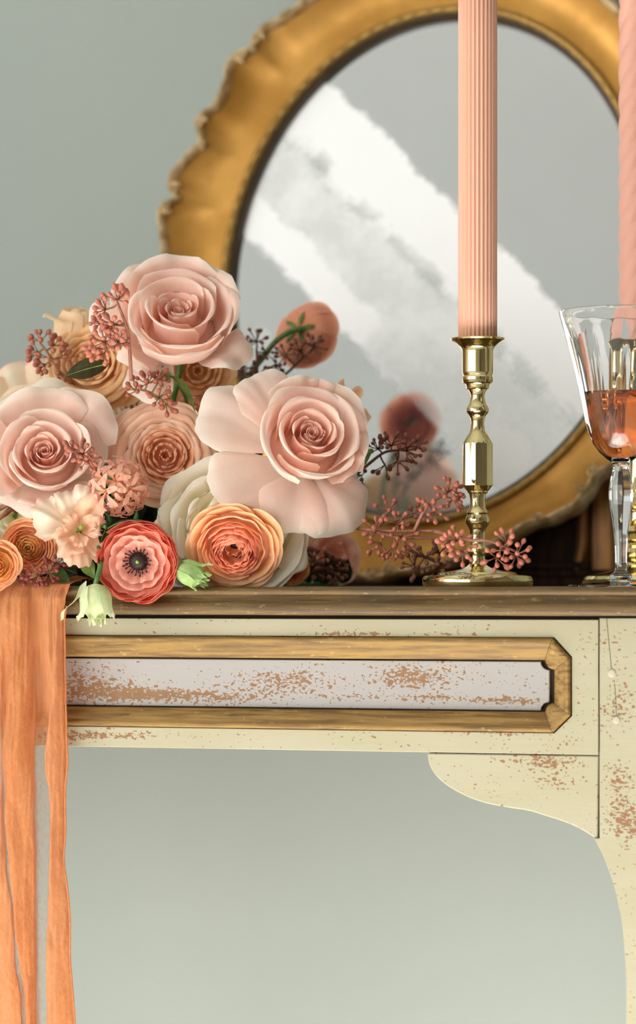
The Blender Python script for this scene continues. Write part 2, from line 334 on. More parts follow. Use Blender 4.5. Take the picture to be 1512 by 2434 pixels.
# apron: cream rail frame with an octagonal-cornered opening, gilt moulding pieces, sunk lavender panel
def arc(c, r, a0, a1, m): return [(c[0] + r * math.cos(math.radians(a0 + (a1 - a0) * i / m)), c[1] + r * math.sin(math.radians(a0 + (a1 - a0) * i / m))) for i in range(m + 1)]
cx, cy = .0104, .0112                                               # size of the cut corners
outer = [(uG - cx, w_g1), (uG, w_g1 - cy), (uG, w_g2 + cy * .9), (uG - cx, w_g2)]
outer = outer + [(mir(a), b) for a, b in outer[::-1]]
q = .0055
inner = [(uP - q, w_p1), (uP, w_p1 - q), (uP, w_p2 + q), (uP - q, w_p2)]
inner = inner + [(mir(a), b) for a, b in inner[::-1]]
rail = [(mir(uS) + .0003, w_top - .0012), (uS - .0003, w_top - .0012), (uS - .0003, w_bot), (mir(uS) + .0003, w_bot)]
sharp(fixn(new('apron', *slab(rail, .0, .016, [(uC + (a - uC) * 1.0012, (b - (w_g1 + w_g2) / 2) * 1.012 + (w_g1 + w_g2) / 2) for a, b in outer], .0003), M['cream'], table, False)))
sharp(fixn(new('apron_core', *box(mir(uS) - .01, uS + .02, .0095, .02, w_bot + .004, w_top + .002), M['dark'], table, False)))
def shrink(l, k): m = (w_p1 + w_p2) / 2; return [(uC + (a - uC) * (1 - k * .12), m + (b - m) * (1 - k)) for a, b in l]
pan = []
r_ = .0052
for c, a0, a1 in (((uP, w_p1), 180, 270), ((uP, w_p2), 90, 180)): pan += arc(c, r_, a0, a1, 6)
pan = pan + [(mir(a), b) for a, b in pan[::-1]]
sharp(fixn(new('panel', *slab(shrink(pan, .055), .0062, .0095, None, .0004), M['lavender'], table, False)))
# each moulding piece: profile from outer edge to sight edge
mprof = [(0, .0004), (.04, -.0016), (.12, -.0024), (.24, -.0022), (.34, -.0010), (.5, -.0004), (.68, .0006), (.84, .0022), (.93, .0030), (.985, .0036), (1, .0080)]
def mould(P0, P1, Q0, Q1, curve):
    vs, fs = [], []; L = (Vector(P1) - Vector(P0)).length; m = max(6, int(L / .012)); k = len(mprof)
    for i in range(m + 1):
        s = i / m; g_ = .00012 / L; s2 = g_ + (1 - 2 * g_) * s
        p = Vector(P0).lerp(Vector(P1), s2); qv = Vector(Q0).lerp(Vector(Q1), s2)
        if curve: d = (p - qv).normalized(); qv = qv + d * curve * 4 * s * (1 - s) * -1.0
        for f, v in mprof:
            x = p.lerp(qv, f); j = .00028 * noise.noise(Vector((x.x * 90, x.y * 120, f * 3))); vs.append((x.x, v + j, x.y + j * .6))
    for i in range(m):
        for a in range(k - 1): fs.append((i * k + a, i * k + a + 1, (i + 1) * k + a + 1, (i + 1) * k + a))
    return vs, fs
for i in range(8):
    j = (i + 1) % 8; corner = i in (0, 2, 4, 6)
    fixn(new('moulding', *mould(outer[i], outer[j], inner[i], inner[j], .0016 if corner else 0), M['gilt'], table))
# corner bracket under the apron and the curved leg
bpx = [(1016, 1789), (1018.6, 1812.6), (1031, 1837.5), (1053, 1860), (1083, 1880), (1118, 1897), (1158, 1910), (1207.6, 1919.6), (1257, 1927), (1297, 1939.5), (1337, 1952), (1377, 1969), (1413, 1991)]
bl = [tuw(*p) for p in bpx]; bl = [cat([(a, b) for a, b in bl], i / 36) for i in range(37)]; bl[0] = (bl[0][0], w_bot - .0006)
def bracket(f):
    l = [(f(a), b) for a, b in bl] + [(f(uS - .0008), bl[-1][1]), (f(uS - .0003), w_bot - .0006)]
    sharp(fixn(new('bracket', *slab(l, .0004, .022, None, .0006), M['cream'], table, False)))
    e = [Vector((f(a), .0004, b - .0002)) for a, b in bl]
bracket(lambda u: u); bracket(mir)
lpx = [(1413, 1992), (1421.5, 2009), (1432, 2030), (1448, 2070), (1462, 2113), (1471, 2151), (1478, 2188), (1483, 2237), (1487, 2290), (1489, 2344), (1488, 2434)]
ll = [tuw(*p) for p in lpx]; ll = [cat(ll, i / 40) for i in range(41)]
ul = ll[-1][0]
ll += [(ul - .002, -.36), (ul - .004, -.46), (ul + .004, -.58), (ul + .012, -.66), (ul + .008, -.72), (ul, -TZ)]
lr = [(uR, w_top), (uR, -.10), (uR + .004, -.2), (uR + .006, -.3), (uR + .004, -.42), (uR, -.56), (uR + .002, -.68), (uR + .012, -TZ)]
def leg(f, v0, v1, m):
    l = [(f(uS + .0003), w_top - .0002), (f(uS + .0003), ll[0][1])] + [(f(a), b) for a, b in ll] + [(f(a), b) for a, b in lr[::-1]]
    return sharp(fixn(new('leg', *slab(l, v0, v1, None, .0004), m, table, False)))
leg(lambda u: u, -.0003, .042, M['cream']); leg(mir, -.0003, .042, M['cream'])
leg(lambda u: u, DEP - .045, DEP - .004, M['cream']); leg(mir, DEP - .045, DEP - .004, M['cream'])
for f in (lambda u: u, mir):
    a, b = sorted((f(uR - .02), f(uR - .004))); sharp(fixn(new('side_rail', *box(a, b, .0423, DEP - .0455, w_bot, w_top), M['cream'], table, False)))
sharp(fixn(new('back_rail', *box(mir(uS), uS, DEP - .02, DEP - .006, w_bot, w_top), M['cream'], table, False)))
for px, py, r in ((1455, 1600, 10), (1466, 1711, 9)):
    u, w = tuw(px, py); rr = r * S(0); vs, fs = lathe([(rr * 1.0, 0), (rr * .97, .0002), (rr * .5, .0003), (rr * .05, .0003)], 14)
    new('peg', [(u + x, -.0004 - z, w + y) for x, y, z in vs], [f[::-1] for f in fs], M['dowel'], table)
# fine joint lines scribed on the leg face
for pts in ([(1442, 1463), (1446, 1510), (1451, 1560), (1454, 1590)], [(1461, 1625), (1464, 1660), (1465, 1700)], [(1424, 1470), (1424, 1530), (1423, 1600), (1425, 1700), (1425, 1788)]):
    p = [Vector((*(lambda a: (a[0], -.00035, a[1]))(tuw(*c)),)) for c in pts]; new('joint', *tube([Vector(cat([tuple(x) for x in p], i / 12)) for i in range(13)], .00016, 5), M['dark'], table)

# ------------------------------------------------------------------ oval mirror, leaning on the wall
LEAN = math.radians(10); VB = .27; MYAW = math.radians(18)
MU = Vector((math.cos(MYAW), -math.sin(MYAW), 0)); MV = Vector((math.sin(MYAW), math.cos(MYAW), 0))
MB = MV * math.sin(LEAN) + W * math.cos(LEAN); MN = MU.cross(MB); MN = MN if MN.y < 0 else -MN
MO = O + V * VB
def mproj(px, py): d = ray(px, py); p = CAM + d * ((MO - CAM).dot(MN) / d.dot(MN)) - MO; return Vector((p.dot(MU), p.dot(MB)))
tilt = math.atan2(.09242, .99572)
MU2 = (MU * math.cos(tilt) - MB * math.sin(tilt)); MB2 = (MU * math.sin(tilt) + MB * math.cos(tilt))
MC = MO + MU * -.00134 + MB * .23151
SA, SB = .1482, .1811                                                # half width, half height of the glass
mirror = thing('oval_mirror', 'oval wall mirror in a scalloped gold frame with white reflection bands painted on its glass', 'mirror', MC, Matrix((MU2, MB2, MN)).transposed())
offs = [(-180, 52.4), (-176, 48.8), (-168, 46.5), (-158, 47), (-148, 49), (-138, 47), (-128, 45), (-118, 44), (-108, 45), (-97.8, 44), (-92, 48.5), (-89.2, 48), (-84, 43), (-76, 40), (-66, 37), (-57.4, 35.2), (-51, 41), (-47, 43.7), (-43.5, 41.6), (-40.5, 38.4), (-36.7, 42.4), (-31, 44), (-25, 41), (-19, 38), (-15, 42), (-10, 45), (-6.5, 40), (-2, 46), (4, 46), (12, 45), (19, 43), (25, 46), (33, 43), (40, 48), (45, 46), (55, 45), (70, 46), (80, 50), (90, 54), (100, 50), (112, 47.5), (129.1, 49.2), (133.1, 50.8), (136.8, 54.6), (139, 54.5), (141, 50.5), (143, 54.8), (145, 57), (146.8, 55.5), (149.2, 50.6), (151.8, 48.3), (154.2, 47.8), (156.4, 52.2), (158, 53.8), (160, 49), (161.5, 44.3), (163.5, 47.5), (166.3, 51.8), (169, 55.5), (170.9, 55.5), (172.2, 51.5), (173.2, 46.8), (174.4, 53), (176, 57), (177.8, 56), (180, 52.4)]
def off(th):
    th += 2.0
    if th > 180: th -= 360
    for (a, x), (b, y) in zip(offs, offs[1:]):
        if a <= th <= b:
            f = (th - a) / (b - a); f = f * f * (3 - 2 * f); return (x + (y - x) * f) * .00108
    return .05
def ell(th, o):
    t = math.radians(th); x, y = SA * math.cos(t), SB * math.sin(t); nx, ny = math.cos(t) / SA, math.sin(t) / SB; l = math.hypot(nx, ny); return x + nx / l * o, y + ny / l * o
def sweep(fn, step=1.0):                                             # fn(theta) -> [(offset, depth)]
    ths = [-180 + step * i for i in range(int(360 / step))]; vs, fs = [], []; k = None
    for th in ths:
        pr = fn(th); k = len(pr)
        for o_, n_ in pr: x, y = ell(th, o_); vs.append((x, y, n_))
    m = len(ths)
    for i in range(m):
        for a in range(k - 1): fs.append((i * k + a, i * k + a + 1, ((i + 1) % m) * k + a + 1, ((i + 1) % m) * k + a))
    return vs, fs
def cove(th):
    e = off(th) - .0066; base = .0085
    out = [(base, .0035)]
    for i in range(1, 13):
        f = i / 12; out.append((base + (e - base) * f, .0035 + .0095 * (f ** 1.6) - .0032 * math.sin(math.pi * f)))
    return out
sharp(fixn(new('frame', *sweep(cove), M['framegold'], mirror)), 60)
def rim(th):
    e = off(th); o0 = e - .0070
    pts = [(o0, .0090), (o0 + .0002, .0150), (o0 + .0014, .0190), (o0 + .0034, .0206), (o0 + .0056, .0192), (o0 + .0070, .0150), (o0 + .0064, .0060), (o0 + .0030, -.0100), (o0 - .012, -.0120), (.004, -.0120)]
    return pts
sharp(fixn(new('frame_rim', *sweep(rim, .75), M['framerim'], mirror)), 60)
fixn(new('inner_lip', *sweep(lambda th: [(.0028 + .0033 * (1 - math.cos(math.radians(a))), .0030 + .0042 * math.sin(math.radians(a)) + .0004 * math.sin(math.radians(th * 90))) for a in range(0, 181, 20)], .8), M['framelip'], mirror))
fixn(new('sight_edge', *sweep(lambda th: [(.0034, .0050), (.0018, .0040), (.0002, .0018), (-.0010, -.0012), (-.0004, -.0050)]), M['sight'], mirror))
# white reflection bands painted into the glass colour, edges measured on the glass
t = NT('reflection_band_mirror_glass'); ob = t.obj(); xy = t.xyz(ob)
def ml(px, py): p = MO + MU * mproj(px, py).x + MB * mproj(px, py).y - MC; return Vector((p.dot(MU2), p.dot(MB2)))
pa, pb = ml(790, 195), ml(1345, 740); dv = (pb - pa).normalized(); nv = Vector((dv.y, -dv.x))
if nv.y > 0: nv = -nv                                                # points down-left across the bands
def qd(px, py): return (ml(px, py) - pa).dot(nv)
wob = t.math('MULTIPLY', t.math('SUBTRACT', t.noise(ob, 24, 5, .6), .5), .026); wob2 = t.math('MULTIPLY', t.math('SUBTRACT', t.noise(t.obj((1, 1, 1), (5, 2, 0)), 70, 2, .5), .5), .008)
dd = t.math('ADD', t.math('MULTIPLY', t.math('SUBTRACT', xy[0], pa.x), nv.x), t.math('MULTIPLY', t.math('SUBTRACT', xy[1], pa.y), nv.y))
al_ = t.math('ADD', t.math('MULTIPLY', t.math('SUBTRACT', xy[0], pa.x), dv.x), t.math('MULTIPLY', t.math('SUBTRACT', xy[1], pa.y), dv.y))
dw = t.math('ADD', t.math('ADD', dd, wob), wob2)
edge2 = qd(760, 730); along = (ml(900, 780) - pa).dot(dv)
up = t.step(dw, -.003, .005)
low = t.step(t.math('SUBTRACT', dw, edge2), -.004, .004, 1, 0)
lowfade = t.step(al_, along - .01, along + .03)                      # to the lower right the painted reflection goes on to the rim
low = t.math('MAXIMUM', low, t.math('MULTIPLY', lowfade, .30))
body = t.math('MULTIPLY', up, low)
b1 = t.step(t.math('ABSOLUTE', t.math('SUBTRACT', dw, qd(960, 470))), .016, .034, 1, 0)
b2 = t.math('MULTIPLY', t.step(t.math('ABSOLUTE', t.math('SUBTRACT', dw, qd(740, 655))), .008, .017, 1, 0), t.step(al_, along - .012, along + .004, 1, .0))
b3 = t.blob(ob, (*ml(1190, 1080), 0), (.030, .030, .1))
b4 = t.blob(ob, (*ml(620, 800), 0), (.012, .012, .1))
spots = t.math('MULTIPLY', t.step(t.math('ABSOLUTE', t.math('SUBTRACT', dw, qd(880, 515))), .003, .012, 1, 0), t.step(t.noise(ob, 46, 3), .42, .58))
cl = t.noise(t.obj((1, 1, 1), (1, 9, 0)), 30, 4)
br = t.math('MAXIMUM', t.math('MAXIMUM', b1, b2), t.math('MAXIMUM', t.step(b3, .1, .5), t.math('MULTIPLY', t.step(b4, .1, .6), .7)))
refl_mask = t.math('ADD', t.math('MULTIPLY', body, t.step(cl, .3, .7, .50, .70)), t.math('MULTIPLY', t.math('MULTIPLY', br, t.math('MAXIMUM', up, 0)), .48))
refl_mask = t.math('SUBTRACT', t.math('SUBTRACT', refl_mask, t.math('MULTIPLY', spots, .35)), t.math('MULTIPLY', t.blob(ob, (*ml(965, 1000), 0), (.040, .040, .1)), .4)); refl_mask = t.step(refl_mask, .0, 1.0, .03, 1.0)
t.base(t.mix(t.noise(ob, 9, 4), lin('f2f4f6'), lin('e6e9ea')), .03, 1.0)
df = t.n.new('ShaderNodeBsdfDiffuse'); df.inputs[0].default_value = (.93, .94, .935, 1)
mx = t.n.new('ShaderNodeMixShader'); t.l.new(refl_mask, mx.inputs[0]); t.l.new(t.p.outputs[0], mx.inputs[1]); t.l.new(df.outputs[0], mx.inputs[2]); t.l.new(mx.outputs[0], t.out.inputs[0]); M['mirror'] = t.m
g = [ell(th, .003) for th in range(-180, 180, 3)]
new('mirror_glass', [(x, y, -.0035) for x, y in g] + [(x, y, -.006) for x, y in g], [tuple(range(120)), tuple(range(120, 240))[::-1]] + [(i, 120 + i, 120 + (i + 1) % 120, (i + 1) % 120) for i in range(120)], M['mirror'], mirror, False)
new('backboard', [(x, y, -.008) for x, y in [ell(th, .02) for th in range(-180, 180, 3)]] + [(x, y, -.0115) for x, y in [ell(th, .02) for th in range(-180, 180, 3)]], [tuple(range(120)), tuple(range(120, 240))[::-1]] + [(i, 120 + i, 120 + (i + 1) % 120, (i + 1) % 120) for i in range(120)], M['dark'], mirror, False)
def scroll(th, side, size):                                          # a carved C-scroll curling in from the rim
    e = off(th); pts, rad = [], []
    size *= .75; x0, y0 = ell(th, e - .006); x1, y1 = ell(th + .5, e - .006); tx = Vector((x1 - x0, y1 - y0)).normalized(); nx = Vector(ell(th, e)) - Vector((x0, y0)); nx.normalize()
    for i in range(26):
        f = i / 25; a = math.radians(-60 + 520 * f); r = size * (1 - .82 * f)
        p = tx * (side * r * math.cos(a)) + nx * (r * math.sin(a)); pts.append(Vector((x0 + p.x, y0 + p.y, .0180 + .003 * f))); rad.append(size * .26 * (1 - .35 * f))
    new('scroll', *tube(pts, rad, 7), M['framerim'], mirror)
for th, sd, sz in ((173.2, 1, .0066), (169.6, -1, .0060), (156.2, -1, .0062), (160.0, 1, .0040), (141.2, 1, .0066), (137.0, -1, .0064), (-42.4, 1, .0062), (-46.0, -1, .0058), (-15.5, 1, .006), (-8.5, -1, .006), (40, 1, .0068), (36, -1, .006), (24, 1, .006), (-56, -1, .005), (90, 1, .008), (86, -1, .008), (-92, 1, .007), (-88, -1, .007)): scroll(th, sd, sz)

# ------------------------------------------------------------------ carved wooden box behind the mirror
bx1 = tuw(1456, 1300, .311)[0]; bx0 = bx1 - .20; BH = .090
crate = thing('wooden_box', 'dark carved wooden box with gilded uprights standing behind the oval mirror', 'box', O + V * .311, TR)
sharp(fixn(new('body', *box(bx0 + .004, bx1 - .004, .006, .054, .006, BH - .004), M['walnut'], crate, False)))
for a in (bx0, bx1 - .015): sharp(fixn(new('upright', *slab([(a, .004), (a + .015, .004), (a + .015, BH), (a, BH)], 0, .056, None, .0016), M['giltwood'], crate, False)))
for b in (bx0 + .0155, bx1 - .0255):
    vs, fs = [], []
    for i in range(13):
        z = .012 + (BH - .022) * i / 12; c_ = .004 * (1 - math.sin(math.pi * min(1, i / 8))) if i < 5 else 0
        for d_, vv in ((0, .0055), (.0012, .002), (.004, .0008), (.007, .002), (.0085, .0055)): vs.append((b + d_ - c_, vv, z))
    for i in range(12):
        for a in range(4): fs.append((i * 5 + a, i * 5 + a + 1, i * 5 + a + 6, i * 5 + a + 5))
    fixn(new('bead', vs, fs, M['giltwood'], crate))
for z0, z1, v0, ins in ((.0, .007, -.006, -.003), (.007, .012, -.003, 0), (.012, .018, .0005, .016), (BH - .006, BH, -.004, -.003)):
    sharp(fixn(new('rail', *slab([(bx0 + ins, z0), (bx1 - ins, z0), (bx1 - ins, z1), (bx0 + ins, z1)], v0, .058, None, .001), M['walnut'], crate, False)))

# ------------------------------------------------------------------ candlesticks and candles
P1 = [(0, 128), (6, 131), (15, 132), (20, 131), (26, 127), (27.5, 118), (28.5, 97), (30, 95), (34, 92), (35.5, 84), (38, 62), (42, 42), (48, 28), (54, 20.5), (62, 18.5), (72, 18), (78, 19), (80, 22), (84, 25.5), (90, 26), (95, 23), (99, 19.5), (104, 18.3), (116, 17.5), (134, 18.6), (142, 22), (149, 27), (156, 29.5), (163, 29), (168, 26.5), (172, 25), (176, 26.5), (181, 24), (188, 19.5), (198, 18.2), (210, 18.4), (221, 20.5), (224, 24), (228, 25), (232, 29), (240, 34.2), (241, 35.2), (340, 35.2), (342, 34.4), (352, 29), (361, 24), (366, 19.5), (376, 16.5), (388, 15.4), (399, 16.5), (408, 20), (411, 23), (417, 26.5), (423, 26.5), (429, 24.5), (433, 21), (441, 18.4), (452, 16), (462, 18.5), (469, 22.5), (471, 26.5), (480, 28), (483, 30), (485, 34.5), (491, 36.5), (498, 36.5), (502, 34), (503.5, 34.5), (506, 36), (511, 37), (560, 37), (566, 38.5), (571, 42), (577, 49), (583, 58), (586, 63), (589, 64.5), (591, 63.5), (590, 58), (585, 47), (582, 36), (581, 4)]
def candlestick(name, label, px, Y, prof, oct_range, h=1.0):
    s = S(Y); p = at(px, HY, Y); p.z = TZ
    root = thing(name, label, 'candlestick', p, None, 'brass candlesticks'); rot = math.radians(11)
    def fac(i, a, r):
        if oct_range and oct_range[0] <= prof[i][0] <= oct_range[1]:
            b = (a + rot) % (math.pi / 4) - math.pi / 8; return r * .955 / math.cos(b)
        return r
    segs = (('base', 0, 16), ('stem', 15, 64), ('candle_cup', 63, len(prof) - 1)) if prof is P1 else (('base', 0, 12), ('stem', 11, len(prof) - 16), ('candle_cup', len(prof) - 17, len(prof) - 1))
    for nm, i0, i1 in segs:
        sub = prof[i0:i1 + 1]; vs, fs = lathe([(r * s, z * s * h) for z, r in sub], 64, (lambda i, a, r, i0=i0: fac(i + i0, a, r)), True)
        sharp(fixn(new(nm, vs, fs, M['brass'], root)), 28)
    return root, p, s
cs1, cp1, s1 = candlestick('candlestick', 'turned brass candlestick with an octagonal column holding the ribbed candle', 1135.5, .020, P1, (239, 341))
P2 = [(0, 126), (8, 130), (18, 130), (25, 124), (28, 112), (31, 96), (36, 70), (42, 48), (48, 36), (52, 28), (58, 24), (64, 26), (72, 34), (82, 37), (92, 34), (98, 26), (104, 22), (110, 26), (120, 36), (132, 40), (144, 36), (150, 26), (156, 20), (170, 17), (184, 20), (190, 28), (200, 36), (212, 38), (224, 33), (230, 24), (240, 20), (290, 18), (330, 20), (338, 28), (350, 37), (362, 37), (372, 28), (380, 20), (410, 17), (440, 18), (452, 24), (460, 30), (470, 32), (480, 30), (486, 28), (492, 31), (500, 36), (510, 37), (560, 37), (568, 39), (574, 44), (580, 52), (586, 61), (590, 64), (592, 62), (588, 50), (584, 36), (583, 4)]
cs2, cp2, s2 = candlestick('candlestick', 'beaded brass candlestick behind the wine glass holding the twisted candle', 1514, .090, P2, None, 1.0)

def candle(name, label, p, s, r, z0, z1, fn, m, nz, nang=168):
    root = thing(name, label, 'candle', p + Vector((0, 0, z0 * s)), None, 'pink candles'); vs, fs = [], []
    H = (z1 - z0) * s; rows = [(i / nz * H, 1.0) for i in range(nz + 1)] + [(H + .0008, .97), (H + .0016, .9), (H + .0022, .7), (H + .0018, .3), (H + .0016, .08)]
    for z, k in rows:
        for j in range(nang): a = 2 * math.pi * j / nang; rr = fn(a, z) * r * s * k; vs.append((rr * math.cos(a), rr * math.sin(a), z))
    for i in range(len(rows) - 1):
        for j in range(nang): fs.append((i * nang + j, i * nang + (j + 1) % nang, (i + 1) * nang + (j + 1) % nang, (i + 1) * nang + j))
    fs.append(tuple(range(nang))[::-1]); fs.append(tuple(range((len(rows) - 1) * nang, len(rows) * nang)))
    new('wax_body', vs, fs, m, root)
    new('wick', *tube([Vector((0, 0, H + .0005)), Vector((0, 0, H + .005)), Vector((.0006, 0, H + .009)), Vector((.0016, .0004, H + .012))], .0008, 7), M['wick'], root)
def flute(a, z): return 1 - .06 * abs(math.sin(a * 14 + .4)) ** 1.6
candle('ribbed_candle', 'blush pink pillar candle with straight vertical ribs in the brass candlestick', cp1, s1, 46.5, 582, 1440, flute, M['wax'], 6, 336)
PIT = 64 * 4 * s2
def twist(a, z): return .87 + .14 * (abs(math.cos((a - 2 * math.pi * z / PIT) * 2)) ** .9)
candle('twisted_candle', 'pink spiral twisted candle at the picture edge behind the wine glass', cp2, s2, 43, 584, 1480, twist, M['wax2'], 260, 72)

# ------------------------------------------------------------------ wine glass
gY = -.012; gs = S(gY); gp = at(1476, HY, gY); gp.z = TZ
glass = thing('wine_glass', 'fluted stemmed wine glass half full of rose wine', 'glass', gp)
outp = [(0, 124), (2.5, 125.5), (5, 124), (8, 96), (11, 60), (14, 36), (16, 29), (18, 25), (20, 26), (24, 27), (29, 25.5), (33, 20), (36, 16), (42, 14), (60, 13.6), (95, 14.2), (130, 17), (160, 20.5), (190, 25.5), (215, 28), (235, 27.6), (255, 24), (272, 20), (284, 18.2), (291, 18.6), (297, 23), (306, 36), (320, 52), (340, 66), (365, 77), (395, 85.5), (430, 92), (465, 99), (520, 112), (580, 128), (640, 144), (654, 147.2)]
inp = [(655, 146), (650, 143.2), (640, 140.6), (580, 124.6), (520, 108.6), (465, 95.4), (430, 88.2), (395, 81.4), (365, 72.6), (340, 61), (322, 47), (310, 33), (303, 18), (301, 2)]
def gfac(i, a, r):
    z = (outp + inp)[i][0]
    if i < len(outp) and 305 < z < 628:
        k = min(1, (z - 305) / 60, (628 - z) / 14); b = (a + .12) % (math.pi / 6) - math.pi / 12; return r * (1 - k * (1 - .962 / math.cos(b)))
    if i < len(outp) and 36 < z < 290: b = (a) % (math.pi / 4) - math.pi / 8; return r * .95 / math.cos(b)
    return r
def part_glass(nm, i0, i1, m): pass
vs, fs = lathe([(r * gs, z * gs) for z, r in outp + inp], 96, gfac, True); o = sharp(fixn(new('goblet', vs, fs, M['glass'], glass)), 40)
wl = 462
wp = [(303.4, 4), (305, 18.4), (311, 33), (322.5, 46.6), (340.5, 60.6), (365, 72.2), (395, 81.0), (430, 87.8), (wl - 1, 94.6), (wl, 95.0), (wl - 1.2, 93), (wl - 1.8, 80), (wl - 2, 4)]
fixn(new('wine', *lathe([(r * gs * .997, z * gs) for z, r in wp], 96), M['wine'], glass))
#FLOWERS#
# ------------------------------------------------------------------ flowers
RND = random.Random(7)
def petal(prof, phi, A, tip=.25, tp=2.6, ruf=0., rf=2.2, spiral=0., curl=0., point=0., nt=14, ns=16, seed=0, wbase=.55, frill=0., pleat=0.):
    """one petal round the flower's Z axis; prof: (r, z) from base to tip; A: half width in radians"""
    vs = []; ph = seed * 2.399; c, s_ = math.cos, math.sin
    for i in range(nt + 1):
        t = i / nt
        for j in range(ns + 1):
            s = -1 + 2 * j / ns
            e = 1 - tip * abs(s) ** tp + point * (1 - abs(s)) ** 2 * .5 + frill * noise.noise(Vector((s * 9, seed * 3.1, 1.7)))
            tt = t * e; x = min(tt, 1.0); r, z = cat(prof, x); r2, z2 = cat(prof, max(x - .03, 0)); dr, dz = r - r2, z - z2; l = math.hypot(dr, dz) + 1e-9
            if tt > 1: r += dr / l * (tt - 1) * .8; z += dz / l * (tt - 1) * .8
            nr, nz = dz / l, -dr / l
            d = ruf * tt * tt * (s_(rf * math.pi * s + ph) * .6 + 1.1 * noise.noise(Vector((s * 2.1 + ph, t * 2.0, seed * 1.7)))) + curl * tt * tt * max(0, abs(s) - .35) ** 2
            d += pleat * tt * s_(s * 7.0 + ph) * (1 - .4 * abs(s)) + pleat * .7 * tt * noise.noise(Vector((s * 4.0, t * 1.2, seed * 2.3)))
            if frill: d += frill * tt ** 3 * s_(s * 17 + ph) * .6
            w = wbase + (1 - wbase) * min(1, t / .55) ** .8
            r += nr * d + spiral * s; z += nz * d
            a = phi + s * A * w; vs.append((r * c(a), r * s_(a), z))
    n = ns + 1
    return vs, [(i * n + j, i * n + j + 1, (i + 1) * n + j + 1, (i + 1) * n + j) for i in range(nt) for j in range(ns)]
def pcols(base, mid, rim, nt=14, ns=16, lo=.25, hi=.8, edge=.5, jit=0.):
    k = 1 + RND.uniform(-jit, jit); out = []
    for i in range(nt + 1):
        t = i / nt
        for j in range(ns + 1):
            s = abs(-1 + 2 * j / ns); f = max(0, (t - hi) / (1 - hi)); f = max(f, edge * max(0, s - .75) / .25 * t)
            c = mixc(base, mid, min(1, t / max(lo, .01))) if t < lo else mixc(mid, rim, min(1, f))
            out.append(tuple(min(1, x * k) for x in c))
    return out
def cup(r, h, flare, b=.62):
    return [(.03, 0), (r * b, .10 * h), (r * .95, .40 * h), (r * 1.0, .70 * h), (r * (1 + .30 * flare), .91 * h), (r * (1 + flare), h * (1 - .06 * flare)), (r * (1 + flare * 1.3) + .012, h * (1 - .16 * flare) - .012)]
CORE = [at(430, 1385, .15), at(330, 1385, .13), at(560, 1385, .14)]
for c_ in CORE: c_.z = TZ + .004
def flower(name, label, cat_, px, py, Y, axis, R, layers, cols, guards=(), h=1.0, roll=0., seed=1, mat='petal', group=None, stem=True, sepals=0, jit=.04, hi=.8, edge=.5, lo=.25, curlk=1.0, fill=None):
    """px, py, Y: centre of the open face; R: unit radius in pixels; layers: (n, profile, A deg, options)"""
    global RND; RND = random.Random(seed); sc = R * S(Y); ax = axis.normalized(); rot = axes(ax, roll)
    base = at(px, py, Y) - ax * (h * sc)
    root = thing(name, label, cat_, base, rot, group); k = 0
    for li, (n, pr, A, op) in enumerate(layers):
        ph0 = li * 2.399 + seed
        for q in range(n):
            k += 1; o = dict(op); cc = o.pop('cols', cols); dh = 1 + RND.uniform(-.05, .05) * o.pop('var', 1.0); o.setdefault('seed', seed * 13 + k); o.setdefault('pleat', .008)
            ph = ph0 + q * 2 * math.pi / n + RND.uniform(-.14, .14); rr = 1 + RND.uniform(-.04, .04); le = RND.uniform(-.03, .08) * min(1, li / 3)
            p2 = [(a * (rr if i > 1 else 1) + b * le, b * dh) for i, (a, b) in enumerate(pr)]
            vs, fs = petal(p2, ph, math.radians(A), **o)
            new('petal', [Vector(v) * sc for v in vs], fs, M[mat], root, True, pcols(*cc, jit=jit, hi=hi, edge=edge, lo=lo))
    for g in guards:
        k += 1; ph, A, pr, op = g; o = dict(op); cc = o.pop('cols', cols); o.setdefault('seed', seed * 17 + k); o.setdefault('pleat', .028); o['frill'] = o.get('frill', .022)
        vs, fs = petal(pr, math.radians(ph) - roll, math.radians(A), nt=20, ns=24, **o)
        new('petal', [Vector(v) * sc for v in vs], fs, M[mat], root, True, pcols(*cc, nt=20, ns=24, jit=.02, hi=hi, edge=edge, lo=lo))
    if sepals:
        for q in range(sepals):
            vs, fs = petal([(.04, -.06), (.28, -.02), (.5, .08), (.66, .02)], q * 2 * math.pi / sepals, .42, tip=.75, tp=1.3, nt=7, ns=6, seed=q, ruf=.05)
            new('sepal', [Vector(v) * sc for v in vs], fs, M['green'], root)
    if fill:  # added petal-coloured dome that lightens the dark gaps between petals
        c_, r0_, r1_, z0_, z1_ = fill; pr_ = [(r0_ * .6, z0_ - .22), (r0_, z0_ - .05), (r0_ + (r1_ - r0_) * .35, z0_ + (z1_ - z0_) * .25), (r0_ + (r1_ - r0_) * .7, z0_ + (z1_ - z0_) * .6), (r1_, z1_), (r1_ * .8, z1_ - .2)]
        v_, f_ = lathe(pr_, 28, None, False); new('gap_filler', [Vector(q) * sc for q in v_], f_, M[mat], root, True, [c_] * len(v_))
    if stem:
        inv = root.matrix_world.inverted(); c = min(CORE, key=lambda q: (q - base).length); e = c + Vector((RND.uniform(-.03, .03), RND.uniform(-.01, .03), RND.uniform(0, .012)))
        p0 = base + ax * (.05 * sc); p1 = base - ax * min(.035, .5 * (e - base).length)
        pts = [tuple(inv @ p0), tuple(inv @ p1), tuple(inv @ ((p1 + e) * .5 + Vector((0, .012, 0)))), tuple(inv @ e)]
        new('stem', *tube([Vector(cat(pts, i / 14)) for i in range(15)], .0019, 7), M['green'], root)
    return root, sc, rot

